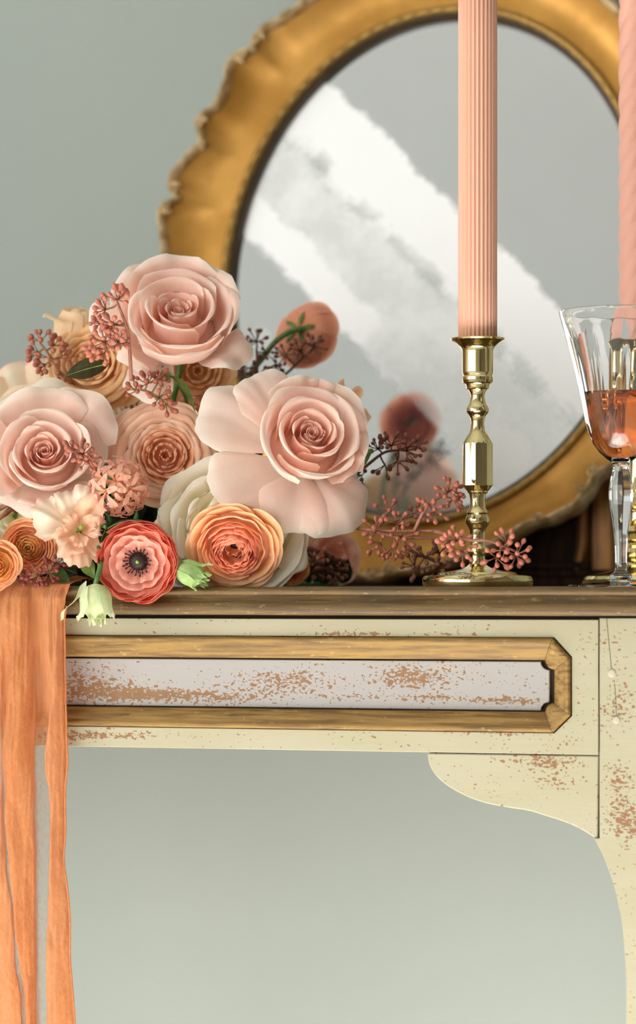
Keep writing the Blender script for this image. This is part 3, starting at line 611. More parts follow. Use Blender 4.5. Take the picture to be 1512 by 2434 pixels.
# blush pink roses
PINK = (lin('f4e0b0'), lin('f7d3c2'), lin('fbecde')); PINKD = (lin('f6cfb2'), lin('f5c8b4'), lin('fae3d2')); PINKP = (lin('f4e6be'), lin('f8dccd'), lin('fcf2e4'))
def rose_layers(k=1.0, deep=PINKD, pale=PINK, outer=PINKP):
    return [(2, cup(.10, 1.03, .02), 160, dict(cols=deep, tip=.14, tp=3, spiral=.045)), (3, cup(.22, 1.09, .07), 104, dict(cols=deep, tip=.34, tp=2.8, spiral=.06, ruf=.02)), (3, cup(.38, 1.15, .12), 92, dict(cols=deep, tip=.46, tp=2.8, spiral=.08, ruf=.03, curl=.12)),
            (3, cup(.60, 1.18, .16), 86, dict(cols=pale, tip=.52, tp=2.8, spiral=.09, ruf=.04, curl=.2, var=1.6)), (4, cup(.92, 1.08, .14), 66, dict(cols=outer, tip=.50, tp=2.8, spiral=.09, ruf=.05, curl=.2, var=1.6))]
def pc(layers): return [(n, p, A, {k: v for k, v in o.items() if k not in ('nt', 'ns')}) for n, p, A, o in layers]
OPEN = [(.05, -.03), (.62, .02), (1.08, .30), (1.36, .70), (1.58, .98), (1.78, 1.06)]
FLAT = [(.05, -.05), (.62, -.06), (1.12, .08), (1.55, .20), (1.9, .16), (2.15, .02)]
DROOP = [(.05, -.08), (.6, -.10), (1.1, .0), (1.55, .02), (1.92, -.14), (2.12, -.40)]
flower('rose', 'large blush pink rose at the top of the flower arrangement, nearest the mirror frame', 'rose', 424, 736, .045, cv(.04, .60, .80), 110, pc(rose_layers()), PINK,
    [(100, 48, [(.05, 0), (.7, .06), (1.1, .4), (1.22, .85), (1.32, 1.12), (1.48, 1.2)], dict(tip=.25, ruf=.07, curl=.3)), (140, 40, [(.05, -.02), (.7, .04), (1.2, .35), (1.32, .8), (1.42, 1.02), (1.60, 1.05)], dict(tip=.25, ruf=.08, curl=.5)),
     (60, 44, [(.05, 0), (.7, .06), (1.1, .4), (1.24, .8), (1.34, 1.05), (1.50, 1.1)], dict(tip=.25, ruf=.08, curl=.4)), (15, 44, [(.05, 0), (.7, .04), (1.02, .35), (1.12, .75), (1.2, 1.0), (1.34, 1.0)], dict(tip=.25, ruf=.06, curl=.5)),
     (172, 30, [(.05, -.04), (.65, -.02), (1.05, .15), (1.42, .42), (1.72, .50), (1.95, .42)], dict(tip=.45, tp=1.8, ruf=.08, curl=.5, point=.15, cols=PINKP)), (-28, 30, [(.05, -.05), (.7, -.02), (1.05, .25), (1.28, .46), (1.52, .42), (1.7, .18)], dict(tip=.4, tp=2, ruf=.08, curl=.6, cols=PINKP)),
     (205, 34, [(.05, -.05), (.6, -.06), (1.0, .1), (1.18, .3), (1.3, .2), (1.36, .0)], dict(tip=.3, ruf=.08, curl=.6, cols=PINKP)), (232, 32, [(.05, -.06), (.55, -.12), (.9, -.15), (1.15, -.22), (1.35, -.36), (1.5, -.55)], dict(tip=.35, ruf=.08, curl=.6, cols=PINKP)),
     (275, 52, [(.05, 0), (.62, .03), (.98, .34), (1.08, .68), (1.16, .86), (1.24, .84)], dict(tip=.15, ruf=.05, curl=.1, cols=PINKP))], h=1.02, seed=3, fill=(PINKD[1], .05, .80, .62, .34), group='blush pink roses', sepals=5)
flower('rose', 'fully opened blush pink rose with wide drooping outer petals at the centre of the bouquet', 'rose', 742, 1028, .006, cv(.24, .40, .88), 108, pc(rose_layers()), PINK,
    [(88, 40, [(.05, 0), (.65, .04), (1.05, .25), (1.2, .6), (1.32, .86), (1.46, .92)], dict(tip=.25, ruf=.07, curl=.5)), (50, 44, [(.05, 0), (.65, .04), (1.05, .25), (1.2, .62), (1.32, .88), (1.5, .92)], dict(tip=.25, ruf=.08, curl=.6)),
     (8, 44, [(.05, 0), (.62, .03), (1.02, .25), (1.16, .56), (1.24, .8), (1.34, .84)], dict(tip=.2, ruf=.05, curl=.5)), (-22, 36, [(.05, 0), (.6, .02), (.98, .2), (1.1, .5), (1.18, .72), (1.3, .74)], dict(tip=.2, ruf=.05, curl=.4)),
     (156, 27, [(.05, -.05), (.7, -.03), (1.2, .1), (1.75, .26), (2.2, .22), (2.5, .05)], dict(tip=.32, ruf=.10, rf=1.4, curl=.5, wbase=.75, cols=PINKP)), (122, 27, [(.05, -.03), (.7, .0), (1.1, .15), (1.5, .3), (1.86, .34), (2.1, .22)], dict(tip=.3, ruf=.08, rf=1.2, curl=.4, cols=PINKP)),
     (205, 27, [(.05, -.1), (.65, -.14), (1.15, -.06), (1.62, -.04), (2.0, -.12), (2.22, -.3)], dict(tip=.22, ruf=.07, rf=1.4, curl=.4, cols=PINKP)), (258, 37, [(.05, -.08), (.65, -.08), (1.05, .0), (1.42, .03), (1.72, -.08), (1.9, -.3)], dict(tip=.16, ruf=.10, rf=1.7, curl=.5, cols=PINKP)),
     (298, 34, [(.05, -.1), (.6, -.12), (1.05, -.02), (1.46, .02), (1.8, -.1), (2.0, -.36)], dict(tip=.14, tp=3, ruf=.08, rf=1.3, curl=.4, cols=PINKP)), (334, 30, [(.05, -.1), (.5, -.12), (.9, -.04), (1.15, .0), (1.34, -.06), (1.45, -.2)], dict(tip=.2, ruf=.06, curl=.4, cols=PINKP))], h=1.0, seed=11, fill=(PINKD[1], .05, .80, .62, .34), group='blush pink roses', sepals=5)
flower('rose', 'creamy pink rose with ruffled green-tinged edges at the left picture edge', 'rose', 106, 1072, .035, cv(.06, .30, .95), 92, pc(rose_layers()), PINK,
    [(95, 46, [(.05, 0), (.7, .04), (1.2, .3), (1.5, .6), (1.7, .72), (1.92, .68)], dict(tip=.2, ruf=.12, rf=1.5, curl=.4, cols=PINKP)), (48, 36, [(.05, 0), (.7, .02), (1.25, .25), (1.6, .5), (1.9, .62), (2.2, .58)], dict(tip=.25, ruf=.16, rf=2.2, curl=.7, cols=PINKP)),
     (140, 42, [(.05, 0), (.7, .04), (1.2, .3), (1.5, .55), (1.75, .6), (1.95, .5)], dict(tip=.2, ruf=.1, curl=.5, cols=PINKP)), (185, 44, OPEN, dict(tip=.2, ruf=.1, curl=.4)), (15, 34, [(.05, -.03), (.65, .0), (1.05, .2), (1.3, .45), (1.5, .5), (1.62, .4)], dict(tip=.3, ruf=.1, curl=.7, cols=PINKP)),
     (235, 44, [(.05, -.02), (.65, .0), (1.05, .2), (1.3, .4), (1.5, .36), (1.6, .2)], dict(tip=.2, ruf=.12, curl=.7, cols=PINKP)), (285, 46, [(.05, -.02), (.65, .0), (1.05, .22), (1.25, .45), (1.42, .46), (1.58, .3)], dict(tip=.18, ruf=.12, rf=1.8, curl=.6, cols=PINKP)), (325, 32, [(.05, -.04), (.65, -.02), (1.05, .12), (1.32, .28), (1.55, .26), (1.72, .12)], dict(tip=.3, ruf=.1, curl=.6, cols=PINKP)),
     (75, 40, [(.05, -.06), (.7, -.04), (1.3, .1), (1.7, .3), (1.98, .4), (2.2, .32)], dict(tip=.3, ruf=.12, curl=.5, cols=(lin('e8e0b8'), lin('f2e6cf'), lin('f4eed6'))))], h=.98, seed=23, fill=(PINKD[1], .05, .80, .62, .34), group='blush pink roses', sepals=4)

# peach garden roses and rosebud
PEACH = (lin('f8c98a'), lin('fbc292'), lin('fde0c2')); PEACHP = (lin('f8deb0'), lin('fbd0ae'), lin('fde8d2')); YPEACH = (lin('f0c070'), lin('f4c584'), lin('f8ddb2'))
def garden(c1, c2, rings=8, r0=.12, ruf=.03, petals=(4, 5, 6, 6, 7, 7, 8, 8, 8)):
    out = []
    for i in range(rings):
        f = i / (rings - 1); r = r0 + (.98 - r0) * f ** .9
        out.append((petals[i], cup(r, .98 - .22 * f + (.04 if i % 2 else 0), .04 + .22 * f), 62 - 24 * f, dict(cols=c1 if f < .6 else c2, tip=.26, tp=3, spiral=.03, ruf=ruf, rf=2.6, curl=.1 + .2 * f)))
    return out
flower('garden_rose', 'many-petalled peach garden rose between the pink roses and above the hyacinth', 'rose', 392, 1082, .062, cv(.12, .02, .99), 92, garden(PEACH, PEACHP, 9), PEACH,
    [(100, 50, OPEN[:4] + [(1.45, .82)], dict(tip=.2, ruf=.08, cols=PEACHP)), (150, 46, [(.05, 0), (.7, .03), (1.1, .2), (1.35, .45), (1.5, .5)], dict(tip=.2, ruf=.08, cols=PEACHP)), (165, 40, [(.05, -.03), (.7, -.02), (1.2, .1), (1.5, .3), (1.66, .3)], dict(tip=.2, ruf=.08, cols=PINKP)), (300, 50, [(.05, -.04), (.6, -.02), (1.0, .15), (1.16, .4), (1.2, .5)], dict(tip=.2, ruf=.06)), (240, 50, [(.05, -.04), (.6, -.02), (1.0, .15), (1.12, .4), (1.16, .5)], dict(tip=.2, ruf=.06))], h=.85, seed=31, fill=(PEACH[1], .03, .85, .66, .48), group='garden roses')
flower('garden_rose', 'upward facing peach garden rose behind the big centre rose', 'rose', 445, 975, .115, cv(.12, .72, .68), 92, garden(PEACH, PEACHP, 7, .16, .04), PEACH,
    [(-20, 50, [(.05, -.03), (.65, .0), (1.05, .2), (1.2, .5), (1.32, .7)], dict(tip=.2, ruf=.08, cols=PEACHP)), (-60, 50, [(.05, -.03), (.65, .0), (1.05, .2), (1.16, .5), (1.25, .7)], dict(tip=.2, ruf=.08)), (-110, 50, [(.05, -.03), (.65, .0), (1.05, .2), (1.16, .5), (1.25, .7)], dict(tip=.2, ruf=.08))], h=.85, seed=37, fill=(PEACH[1], .03, .85, .66, .48), group='garden roses')
flower('garden_rose', 'yellow peach garden rose behind the dark leaf', 'rose', 215, 862, .085, cv(-.05, .30, .95), 80, garden(YPEACH, YPEACH, 7, .12, .04), YPEACH,
    [(300, 46, [(.05, -.05), (.6, -.04), (1.0, .1), (1.25, .3), (1.45, .3)], dict(tip=.25, ruf=.12, curl=.6)), (250, 46, [(.05, -.05), (.6, -.04), (1.0, .12), (1.2, .32), (1.35, .34)], dict(tip=.25, ruf=.12, curl=.5)), (340, 36, [(.05, -.05), (.6, -.06), (1.1, .05), (1.45, .2), (1.7, .2)], dict(tip=.35, ruf=.12, curl=.6)), (200, 40, [(.05, -.05), (.6, -.04), (1.0, .1), (1.15, .3), (1.2, .4)], dict(tip=.25, ruf=.1, curl=.4))], h=.85, seed=41, fill=(YPEACH[1], .03, .85, .66, .48), group='garden roses')
flower('garden_rose', 'amber peach rose tucked under the top pink rose', 'rose', 470, 880, .12, cv(.1, -.15, .98), 70, garden(YPEACH, YPEACH, 6, .15, .04), YPEACH, h=.85, seed=43, fill=(YPEACH[1], .03, .85, .66, .48), group='garden roses')
BUD = (lin('dfe0a8'), lin('f3d6ac'), lin('f4d9b2'))
flower('rosebud', 'pale peach rosebud with one petal peeling back above the other flowers', 'rosebud', 186, 742, .105, cv(.12, .97, .2), 50, [(3, [(.05, 0), (.62, .25), (.86, .9), (.7, 1.5), (.34, 2.0), (.12, 2.12)], 85, dict(tip=.12, spiral=.06)), (3, [(.05, 0), (.72, .2), (.98, .8), (.96, 1.4), (.80, 1.85), (.72, 1.95)], 66, dict(tip=.2, spiral=.05, ruf=.05))], BUD,
    [(188, 44, [(.05, -.02), (.8, .12), (1.06, .7), (1.1, 1.25), (1.22, 1.55), (1.55, 1.64), (1.75, 1.56)], dict(tip=.3, ruf=.06)), (30, 44, [(.05, -.02), (.8, .15), (1.05, .7), (1.04, 1.3), (1.02, 1.7), (1.16, 1.8)], dict(tip=.25, ruf=.06)), (300, 50, [(.05, -.02), (.8, .12), (1.02, .6), (.98, 1.0), (.92, 1.4), (.95, 1.5)], dict(tip=.25, ruf=.05))], h=1.9, seed=47, sepals=5)

# white garden rose behind the orange ranunculus
WHITE = (lin('f8eebc'), lin('fcf8e4'), lin('fefcf4')); WH2 = (lin('f6e69a'), lin('faf0ca'), lin('fdf8e6'))
flower('garden_rose', 'ivory white rose half hidden behind the orange ranunculus', 'rose', 548, 1254, .034, cv(-.05, .25, .97), 139, [(4, cup(.16, .72, 0), 80, dict(cols=WH2, tip=.1, spiral=.04)), (5, cup(.30, .78, .03), 60, dict(cols=WH2, tip=.14, spiral=.04, ruf=.04)), (5, cup(.46, .82, .05), 56, dict(cols=WH2, tip=.14, spiral=.05, ruf=.05)), (5, cup(.64, .82, .08), 54, dict(cols=WHITE, tip=.16, spiral=.05, ruf=.05)), (6, cup(.82, .76, .12), 48, dict(cols=WHITE, tip=.18, spiral=.05, ruf=.06)), (6, cup(1.0, .66, .18), 46, dict(cols=WHITE, tip=.2, spiral=.04, ruf=.07))], WHITE,
    [(165, 34, [(.05, -.02), (.7, .02), (1.05, .25), (1.16, .55), (1.24, .7), (1.28, .66)], dict(tip=.3, ruf=.06, curl=.4)), (330, 34, [(.05, -.02), (.7, .0), (1.05, .15), (1.22, .4), (1.34, .5), (1.38, .42)], dict(tip=.3, ruf=.08, curl=.4)), (205, 34, [(.05, -.02), (.7, .0), (1.05, .15), (1.2, .4), (1.28, .5), (1.3, .45)], dict(tip=.3, ruf=.08, curl=.4))], h=.6, seed=53, fill=(WHITE[1], .08, .92, .52, .36), group='garden roses')

# ranunculus
ORG = (lin('ee9c44'), lin('f4a862'), lin('f8c08a')); ORG2 = (lin('f09a54'), lin('f4a878'), lin('f9ccb0')); ORGO = (lin('f2b058'), lin('f5b470'), lin('f8cc9c'))
def ranun(c_in, c_mid, c_out, rings, r0, open_, nin=5, nout=8, tipc=.12, hh=.78, ruf=.02, radii=None):
    out = []
    for i in range(rings):
        f = i / (rings - 1); r = radii[i] if radii else r0 + (1.0 - r0) * f; f = (r - r0) / (1 - r0); n = round(nin + (nout - nin) * f); hgt = hh - (.40 * f ** 1.3) * open_
        k = -.10 * (1 - f) + .22 * f * open_
        op = max(0, (f - .38) / .62) * open_
        up_ = [(.04, 0), (r * .70, .05), (r * .98, .30 * hgt), (r * 1.02, .66 * hgt), (r * (1 + .5 * k), .92 * hgt), (r * (1 + k), hgt)]
        flat_ = [(.04, 0), (r * .34, .06), (r * .60, .30 * hgt), (r * .80, .66 * hgt), (r * .95, .94 * hgt), (r * 1.08, hgt)]
        pr = [(a + (c - a) * op, b + (d - b) * op) for (a, b), (c, d) in zip(up_, flat_)]
        cc = c_in if f < .34 else (c_mid if f < (.40 if radii else .68) else c_out)
        out.append((n, pr, 360 / n * .72, dict(cols=cc, tip=tipc + .1 * f, tp=2.2, spiral=.02, ruf=ruf, var=.8)))
    return out
def core(root, sc, z, r, dark=True, seed=1, knob=True):
    rr = random.Random(seed)
    if dark:
        new('centre', [Vector((x, y, zz)) * sc for x, y, zz in lathe([(r, z - .22), (r * 1.0, z - .06), (r * .8, z + .05), (r * .4, z + .1), (r * .05, z + .11)], 18)[0]], lathe([(1, 0)] * 5, 18)[1], M['stamen'], root)
        for i in range(26):
            a = i * 2.399; q = r * (.55 + .6 * math.sqrt(i / 26)); b = Vector((math.cos(a) * q, math.sin(a) * q, z - .02)); d = Vector((math.cos(a) * .1, math.sin(a) * .1, .16 + rr.uniform(-.03, .05)))
            new('stamen', *tube([p * sc for p in (b, b + d * .8, b + d * .9, b + d * 1.15)], [.012 * sc, .012 * sc, .03 * sc, .018 * sc], 5), M['stamen'], root)
    if knob: new('pistil', [Vector((x, y, zz)) * sc for x, y, zz in lathe([(.10 * r / .22, z), (.12 * r / .22, z + .08), (.09 * r / .22, z + .15), (.01, z + .18)], 12)[0]], lathe([(1, 0)] * 4, 12)[1], M['pistil'], root)
rt, sc, _ = flower('ranunculus', 'big orange ranunculus with tightly layered petals resting on the table edge', 'ranunculus', 556, 1310, .004, cv(-.06, -.46, .88), 113, ranun(ORG2, ORG2, ORGO, 11, .28, 1.0, 6, 7, ruf=.016, radii=[.28, .32, .36, .40, .44, .48, .54, .63, .74, .86, .97]), ORG, h=.62, fill=(ORG2[1], .30, .92, .56, .20), seed=61, mat='thin', group='ranunculus', hi=.75)
core(rt, sc, .26, .16, True, 5, False)
for i, (a, r) in enumerate(((30, .14), (110, .20), (200, .17), (285, .12), (340, .22))):
    vs, fs = petal([(.02, .2), (r * .5, .3), (r, .42), (r * 1.1, .54), (r * .8, .62)], math.radians(a), 1.0, tip=.4, ruf=.06, nt=8, ns=8, seed=i); new('inner_petal', [Vector(v) * sc for v in vs], fs, M['thin'], rt, True, pcols(*ORG2, nt=8, ns=8))
COR = (lin('e0664a'), lin('ec8668'), lin('f09478')); COR2 = (lin('ea8a70'), lin('f3ab94'), lin('f7c2ae')); CORO = (lin('da5a38'), lin('e87452'), lin('ec8060'))
rt, sc, _ = flower('ranunculus', 'coral red ranunculus with an open dark centre hanging over the table edge', 'ranunculus', 326, 1336, .006, cv(-.08, -.10, .99), 90, [(5, [(.04, 0), (.22, .06), (.36, .2), (.48, .36), (.56, .42)], 40, dict(cols=COR2, tip=.34, ruf=.08, curl=.4, var=2.5)), (6, [(.04, 0), (.3, .04), (.52, .2), (.66, .36), (.74, .40)], 38, dict(cols=COR2, tip=.32, ruf=.08, curl=.4, var=2.5)), (7, [(.04, 0), (.4, .02), (.68, .16), (.84, .34), (.90, .42)], 38, dict(cols=COR, tip=.3, ruf=.06, curl=.2, var=2)), (7, [(.04, -.02), (.5, .0), (.8, .14), (.94, .34), (.97, .46)], 40, dict(cols=COR, tip=.26, ruf=.06, var=2)), (7, [(.04, -.04), (.55, -.02), (.9, .12), (1.02, .34), (1.0, .52)], 38, dict(cols=CORO, tip=.18, ruf=.04)), (7, [(.04, -.05), (.6, -.05), (.96, .08), (1.08, .28), (1.06, .44)], 38, dict(cols=CORO, tip=.18, ruf=.04))], COR, h=.30, seed=67, mat='thin', group='ranunculus')
core(rt, sc, .16, .25, True, 9, False)
new('pistil', [Vector((x * .05, y * .05, .28 + z * .05)) * sc for x, y, z in lathe([(.3, -1), (.9, -.5), (1, 0), (.8, .6), (.1, 1)], 12)[0]], lathe([(1, 0)] * 5, 12)[1], M['pistil'], rt)
PO = (lin('f0c060'), lin('f2ad6c'), lin('f5bf90')); PI = (lin('c9c86a'), lin('f0c872'), lin('f4cf94'))
rt, sc, _ = flower('ranunculus', 'peach orange ranunculus with a green heart above the draped cloth', 'ranunculus', 66, 1302, .040, cv(-.02, -.20, .98), 66, ranun(PI, PO, PO, 10, .14, .75, 5, 7, hh=.86, ruf=.016), PO, h=.72, fill=(PO[1], .10, .85, .60, .34), seed=71, mat='thin', group='ranunculus')
core(rt, sc, .50, .12, False, 3, True)
YO = (lin('e0a030'), lin('efb04e'), lin('f3c076'))
rt, sc, _ = flower('ranunculus', 'golden orange ranunculus cut by the left picture edge above the cloth', 'ranunculus', -8, 1346, .022, cv(.25, -.25, .94), 56, ranun(YO, YO, PO, 8, .16, .7, 5, 7, hh=.86, ruf=.016), YO, h=.72, fill=(YO[1], .12, .85, .60, .34), seed=73, mat='thin', group='ranunculus')
KC = (lin('f0a862'), lin('f3ab84'), lin('f6bca2'))
rt, sc, rot = flower('ranunculus', 'salmon ranunculus on a bent green stem turned towards the mirror', 'ranunculus', 738, 802, .190, cv(.42, -.22, -.88), 74, ranun(COR, KC, KC, 7, .22, .55, 5, 7, hh=.95, ruf=.02), KC, h=.9, seed=79, mat='thin', group='ranunculus', stem=False)
core(rt, sc, .35, .22, True, 4, True)
inv = rt.matrix_world.inverted(); kb = inv @ Vector((0, 0, 0))
kp = [rt.matrix_world @ Vector((0, 0, .04 * sc)), at(722, 782, .172), at(690, 788, .166), at(655, 812, .166), at(625, 850, .165), at(595, 893, .16), at(560, 980, .15), at(500, 1120, .15), CORE[0]]
new('stem', *tube([inv @ Vector(cat([tuple(p) for p in kp], i / 40)) for i in range(41)], .0019, 8), M['green'], rt)
for q in range(5):
    vs, fs = petal([(.04, -.02), (.24, -.06), (.46, -.02), (.62, .10)], q * 1.2566 + .5, .30, tip=.8, tp=1.2, nt=7, ns=6, seed=q, ruf=.06); new('sepal', [Vector(v) * sc for v in vs], fs, M['midleaf'], rt)

# hyacinth
HY_ = (lin('f6c898'), lin('f5b898'), lin('f8cab6'))
hyc = at(288, 1160, .018); hs = S(.018); hax = cv(.25, -.1, .96)
hya = thing('hyacinth', 'peach hyacinth head with star shaped florets between roses', 'hyacinth', hyc, axes(hax))
fl_me = None
fv, ff = lathe([(.05, 0), (.11, .1), (.13, .3), (.11, .5), (.15, .62)], 10, cap=False)
pv, pf = petal([(.11, .50), (.26, .70), (.55, .82), (.86, .84), (1.14, .72)], 0, .36, tip=.62, tp=1.7, nt=10, ns=6, wbase=1.35, seed=1, curl=-.35)
L = 36 * hs; tube_me = pet_me = None; RH = random.Random(5)
for i in range(19):
    zz = 1 - 1.45 * (i + .5) / 19; a = i * 2.399; q = math.sqrt(max(0, 1 - zz * zz)); d = Vector((q * math.cos(a), q * math.sin(a) * 1.12, zz)).normalized()
    m = Matrix.Translation(d * 32 * hs + Vector((0, 0, -24 * hs))) @ axes(d, RH.uniform(0, 6)).to_4x4() @ Matrix.Scale(RH.uniform(.86, 1.12), 4)
    if tube_me is None:
        o = new('floret', [Vector(v) * L for v in fv], ff, M['petal'], hya, True, [HY_[0]] * len(fv)); tube_me = o.data
    else: o = link('floret', tube_me, hya)
    o.matrix_local = m
    for k in range(6):
        if pet_me is None:
            p = new('petal', [Vector(v) * L for v in pv], pf, M['petal'], o, True, pcols(*HY_, nt=10, ns=6)); pet_me = p.data
        else: p = link('petal', pet_me, o)
        p.matrix_local = Matrix.Rotation(k * math.pi / 3, 4, 'Z') @ Matrix.Rotation(RH.uniform(-.15, .15), 4, 'Y')
new('filler_core', [Vector(q) * hs for q in lathe([(4, -60), (20, -45), (26, -24), (20, -4), (4, 6)], 16)[0]], lathe([(1, 0)] * 5, 16)[1], M['petal'], hya, True, [HY_[1]] * 80)  # added petal-coloured core so the gaps between florets look less dark
new('stem', *tube([hyc * 0, Vector((0, 0, -.03)), Vector((0, .01, -.06)), Vector((.01, .02, -.09))], .003, 7), M['green'], hya)

# lisianthus: frilled peach blooms and green buds
LIS = (lin('f2e09a'), lin('f6cfae'), lin('f5bea2')); LISP = (lin('f0eab8'), lin('f8ead2'), lin('f6cdb4'))
rt, sc, _ = flower('lisianthus', 'frilly cream and peach lisianthus bloom below the left rose', 'lisianthus', 190, 1258, .020, cv(.15, .10, .98), 74, [], LIS,
    [(100, 42, [(.05, 0), (.3, .15), (.55, .45), (.85, .72), (1.12, .8), (1.34, .68)], dict(tip=.3, ruf=.24, rf=1.6, frill=.12, cols=LISP)), (60, 46, [(.05, 0), (.25, .15), (.5, .5), (.74, .8), (.98, .95), (1.25, .9)], dict(tip=.5, tp=1.5, ruf=.16, frill=.07)), (160, 40, [(.05, 0), (.35, .1), (.7, .34), (1.05, .5), (1.34, .5), (1.58, .36)], dict(tip=.3, ruf=.24, rf=1.4, frill=.12, cols=LISP)),
     (5, 44, [(.05, 0), (.2, .2), (.36, .55), (.52, .85), (.66, .9), (.78, .74)], dict(tip=.35, ruf=.26, rf=1.5, frill=.10)), (228, 50, [(.05, 0), (.25, .1), (.5, .4), (.66, .66), (.82, .72), (1.0, .58)], dict(tip=.3, ruf=.26, rf=1.7, frill=.1)), (290, 44, [(.05, 0), (.25, .06), (.55, .3), (.8, .46), (1.0, .5), (1.16, .4)], dict(tip=.34, ruf=.22, rf=1.3, frill=.1)), (328, 36, [(.05, -.02), (.3, .02), (.6, .2), (.9, .34), (1.08, .26), (1.22, .08)], dict(tip=.32, ruf=.26, rf=1.6, frill=.12)), (255, 30, [(.05, -.04), (.3, -.02), (.6, .1), (.85, .2), (1.02, .16), (1.14, .04)], dict(tip=.4, ruf=.14, frill=.1))], h=.5, seed=83, edge=.8)
for i_, (a_, r_2) in enumerate(((30, .42), (150, .46), (265, .44))):
    vs, fs = petal([(.04, .05), (r_2 * .5, .3), (r_2 * .8, .6), (r_2 * 1.0, .82), (r_2 * 1.35, .86)], math.radians(a_), .8, tip=.35, ruf=.2, rf=1.5, frill=.12, seed=90 + i_); new('petal', [Vector(v) * sc for v in vs], fs, M['petal'], rt, True, pcols(*LIS))
new('pistil', *tube([Vector((0, 0, .15)) * sc, Vector((.02, .02, .42)) * sc, Vector((.03, .05, .55)) * sc, Vector((.05, .09, .66)) * sc], [.05 * sc, .05 * sc, .09 * sc, .06 * sc], 8), M['pistil'], rt)
flower('lisianthus', 'peach lisianthus with pointed petals peeking out beside the centre rose', 'lisianthus', 828, 968, .06, cv(.62, .42, .55), 62, [(3, cup(.34, .8, .3), 56, dict(cols=LIS, tip=.3, ruf=.12, frill=.08))], LIS,
    [(40, 30, [(.05, 0), (.4, .1), (.7, .45), (.95, .8), (1.2, 1.0)], dict(tip=.6, tp=1.4, point=.3, ruf=.08, cols=PEACH)), (90, 30, [(.05, 0), (.4, .1), (.7, .45), (.9, .8), (1.1, 1.0)], dict(tip=.6, tp=1.4, point=.3, ruf=.08, cols=PEACH)), (-20, 34, [(.05, 0), (.4, .1), (.7, .45), (.95, .8), (1.1, .9)], dict(tip=.5, tp=1.6, ruf=.1, cols=PEACH)), (-70, 34, [(.05, 0), (.4, .1), (.7, .4), (.9, .7), (1.0, .8)], dict(tip=.5, tp=1.6, ruf=.1, cols=PEACH))], h=.8, seed=89)
flower('lisianthus', 'small blurred pink bloom between the white rose and the gold frame', 'lisianthus', 792, 1318, .16, cv(.35, .30, .88), 56, [(4, cup(.4, .7, .25), 52, dict(tip=.25, ruf=.08)), (5, cup(.72, .62, .3), 46, dict(tip=.22, ruf=.08)), (5, cup(.95, .42, .3), 44, dict(tip=.22, ruf=.08))], (lin('e8b98a'), lin('efb49c'), lin('f2c4b2')), h=.5, seed=97)
flower('ranunculus', 'small orange ranunculus low behind the white rose', 'ranunculus', 700, 1354, .085, cv(.25, -.2, .95), 36, ranun(ORG2, ORG2, ORG, 6, .2, .6, 5, 7), ORG, h=.7, seed=99, mat='thin', group='ranunculus')
flower('rose', 'cream rose peeking over the top of the left pink rose', 'rose', 75, 985, .12, cv(-.1, .55, .8), 88, pc(rose_layers(1, LISP, LISP, LISP))[2:], LISP, [(120, 40, OPEN, dict(tip=.25, ruf=.1)), (70, 40, OPEN, dict(tip=.25, ruf=.1)), (165, 40, OPEN, dict(tip=.25, ruf=.1))], h=.9, seed=101)
flower('rose', 'white rose low at the picture edge behind the peach ranunculus', 'rose', 30, 1225, .11, cv(0, 0, 1), 70, pc(rose_layers(1, WHITE, WHITE, WHITE))[2:], WHITE, h=.9, seed=103)
flower('garden_rose', 'cream peach blossom in the gap below the berry cluster', 'rose', 330, 962, .125, cv(.1, .4, .9), 52, garden(LISP, LISP, 5, .2, .1), LISP, h=.85, seed=107)

def bud(name, label, px, py, Y, axis, Lp, Rp, m, seed, twist=1.6, rings=14):
    """closed frilled bud: axis runs from calyx to the torn tip"""
    s = S(Y); root = thing(name, label, 'flower bud', at(px, py, Y), axes(axis), 'green lisianthus buds'); n = 36; vs, fs = [], []; rr = random.Random(seed)
    prof = [(.12, 0), (.55, .06), (.9, .22), (1.0, .42), (.92, .6), (.72, .76), (.52, .86), (.5, .93), (.62, 1.0)]
    for i in range(rings + 1):
        t = i / rings; r, z = cat(prof, t)
        for k in range(n):
            a = 2 * math.pi * k / n + twist * t * t; lob = 1 + (.05 + .16 * t * t) * math.sin(4 * (a - twist * t * t) + seed) + .10 * t * noise.noise(Vector((math.cos(a) * 2, math.sin(a) * 2, t * 3 + seed)))
            zz = z + (.10 * t ** 4) * math.sin(9 * a + seed) + .06 * t ** 4 * math.sin(17 * a); vs.append(Vector((math.cos(a) * r * Rp * lob, math.sin(a) * r * Rp * lob, zz * Lp)) * s)
    for i in range(rings):
        for k in range(n): fs.append((i * n + k, i * n + (k + 1) % n, (i + 1) * n + (k + 1) % n, (i + 1) * n + k))
    fs.append(tuple(range(n))[::-1]); new('bud_body', vs, fs, M[m], root)
    for k in range(3):
        ph = k * 2.1 + seed; vs, fs = petal([(.15, .0), (.8, .1), (1.12, .34), (1.1, .6), (1.25, .85), (1.5, .95)], ph, .62, tip=.45, tp=1.8, ruf=.12, frill=.14, nt=9, ns=9, seed=seed + k)
        new('petal', [Vector((x * Rp, y * Rp, z * Lp)) * s for x, y, z in vs], fs, M[m], root)
    return root, s
rt, s = bud('lisianthus_bud', 'pale green lisianthus bud dangling in front of the table edge', 226, 1388, .0, cv(.06, -.98, .16), 92, 34, 'budgreen', 3)
inv = rt.matrix_world.inverted()
new('stem', *tube([inv @ Vector(cat([tuple(p) for p in (at(227, 1390, .0), at(232, 1370, .0), at(240, 1335, .008), at(236, 1290, .03), at(260, 1250, .08), CORE[1])], i / 24)) for i in range(25)], .0016, 8), M['green'], rt)
bp = [at(198, 1386, .004), at(192, 1410, .002), at(175, 1432, .0), at(152, 1450, .0), at(148, 1474, .0)]
vs, fs = [], []
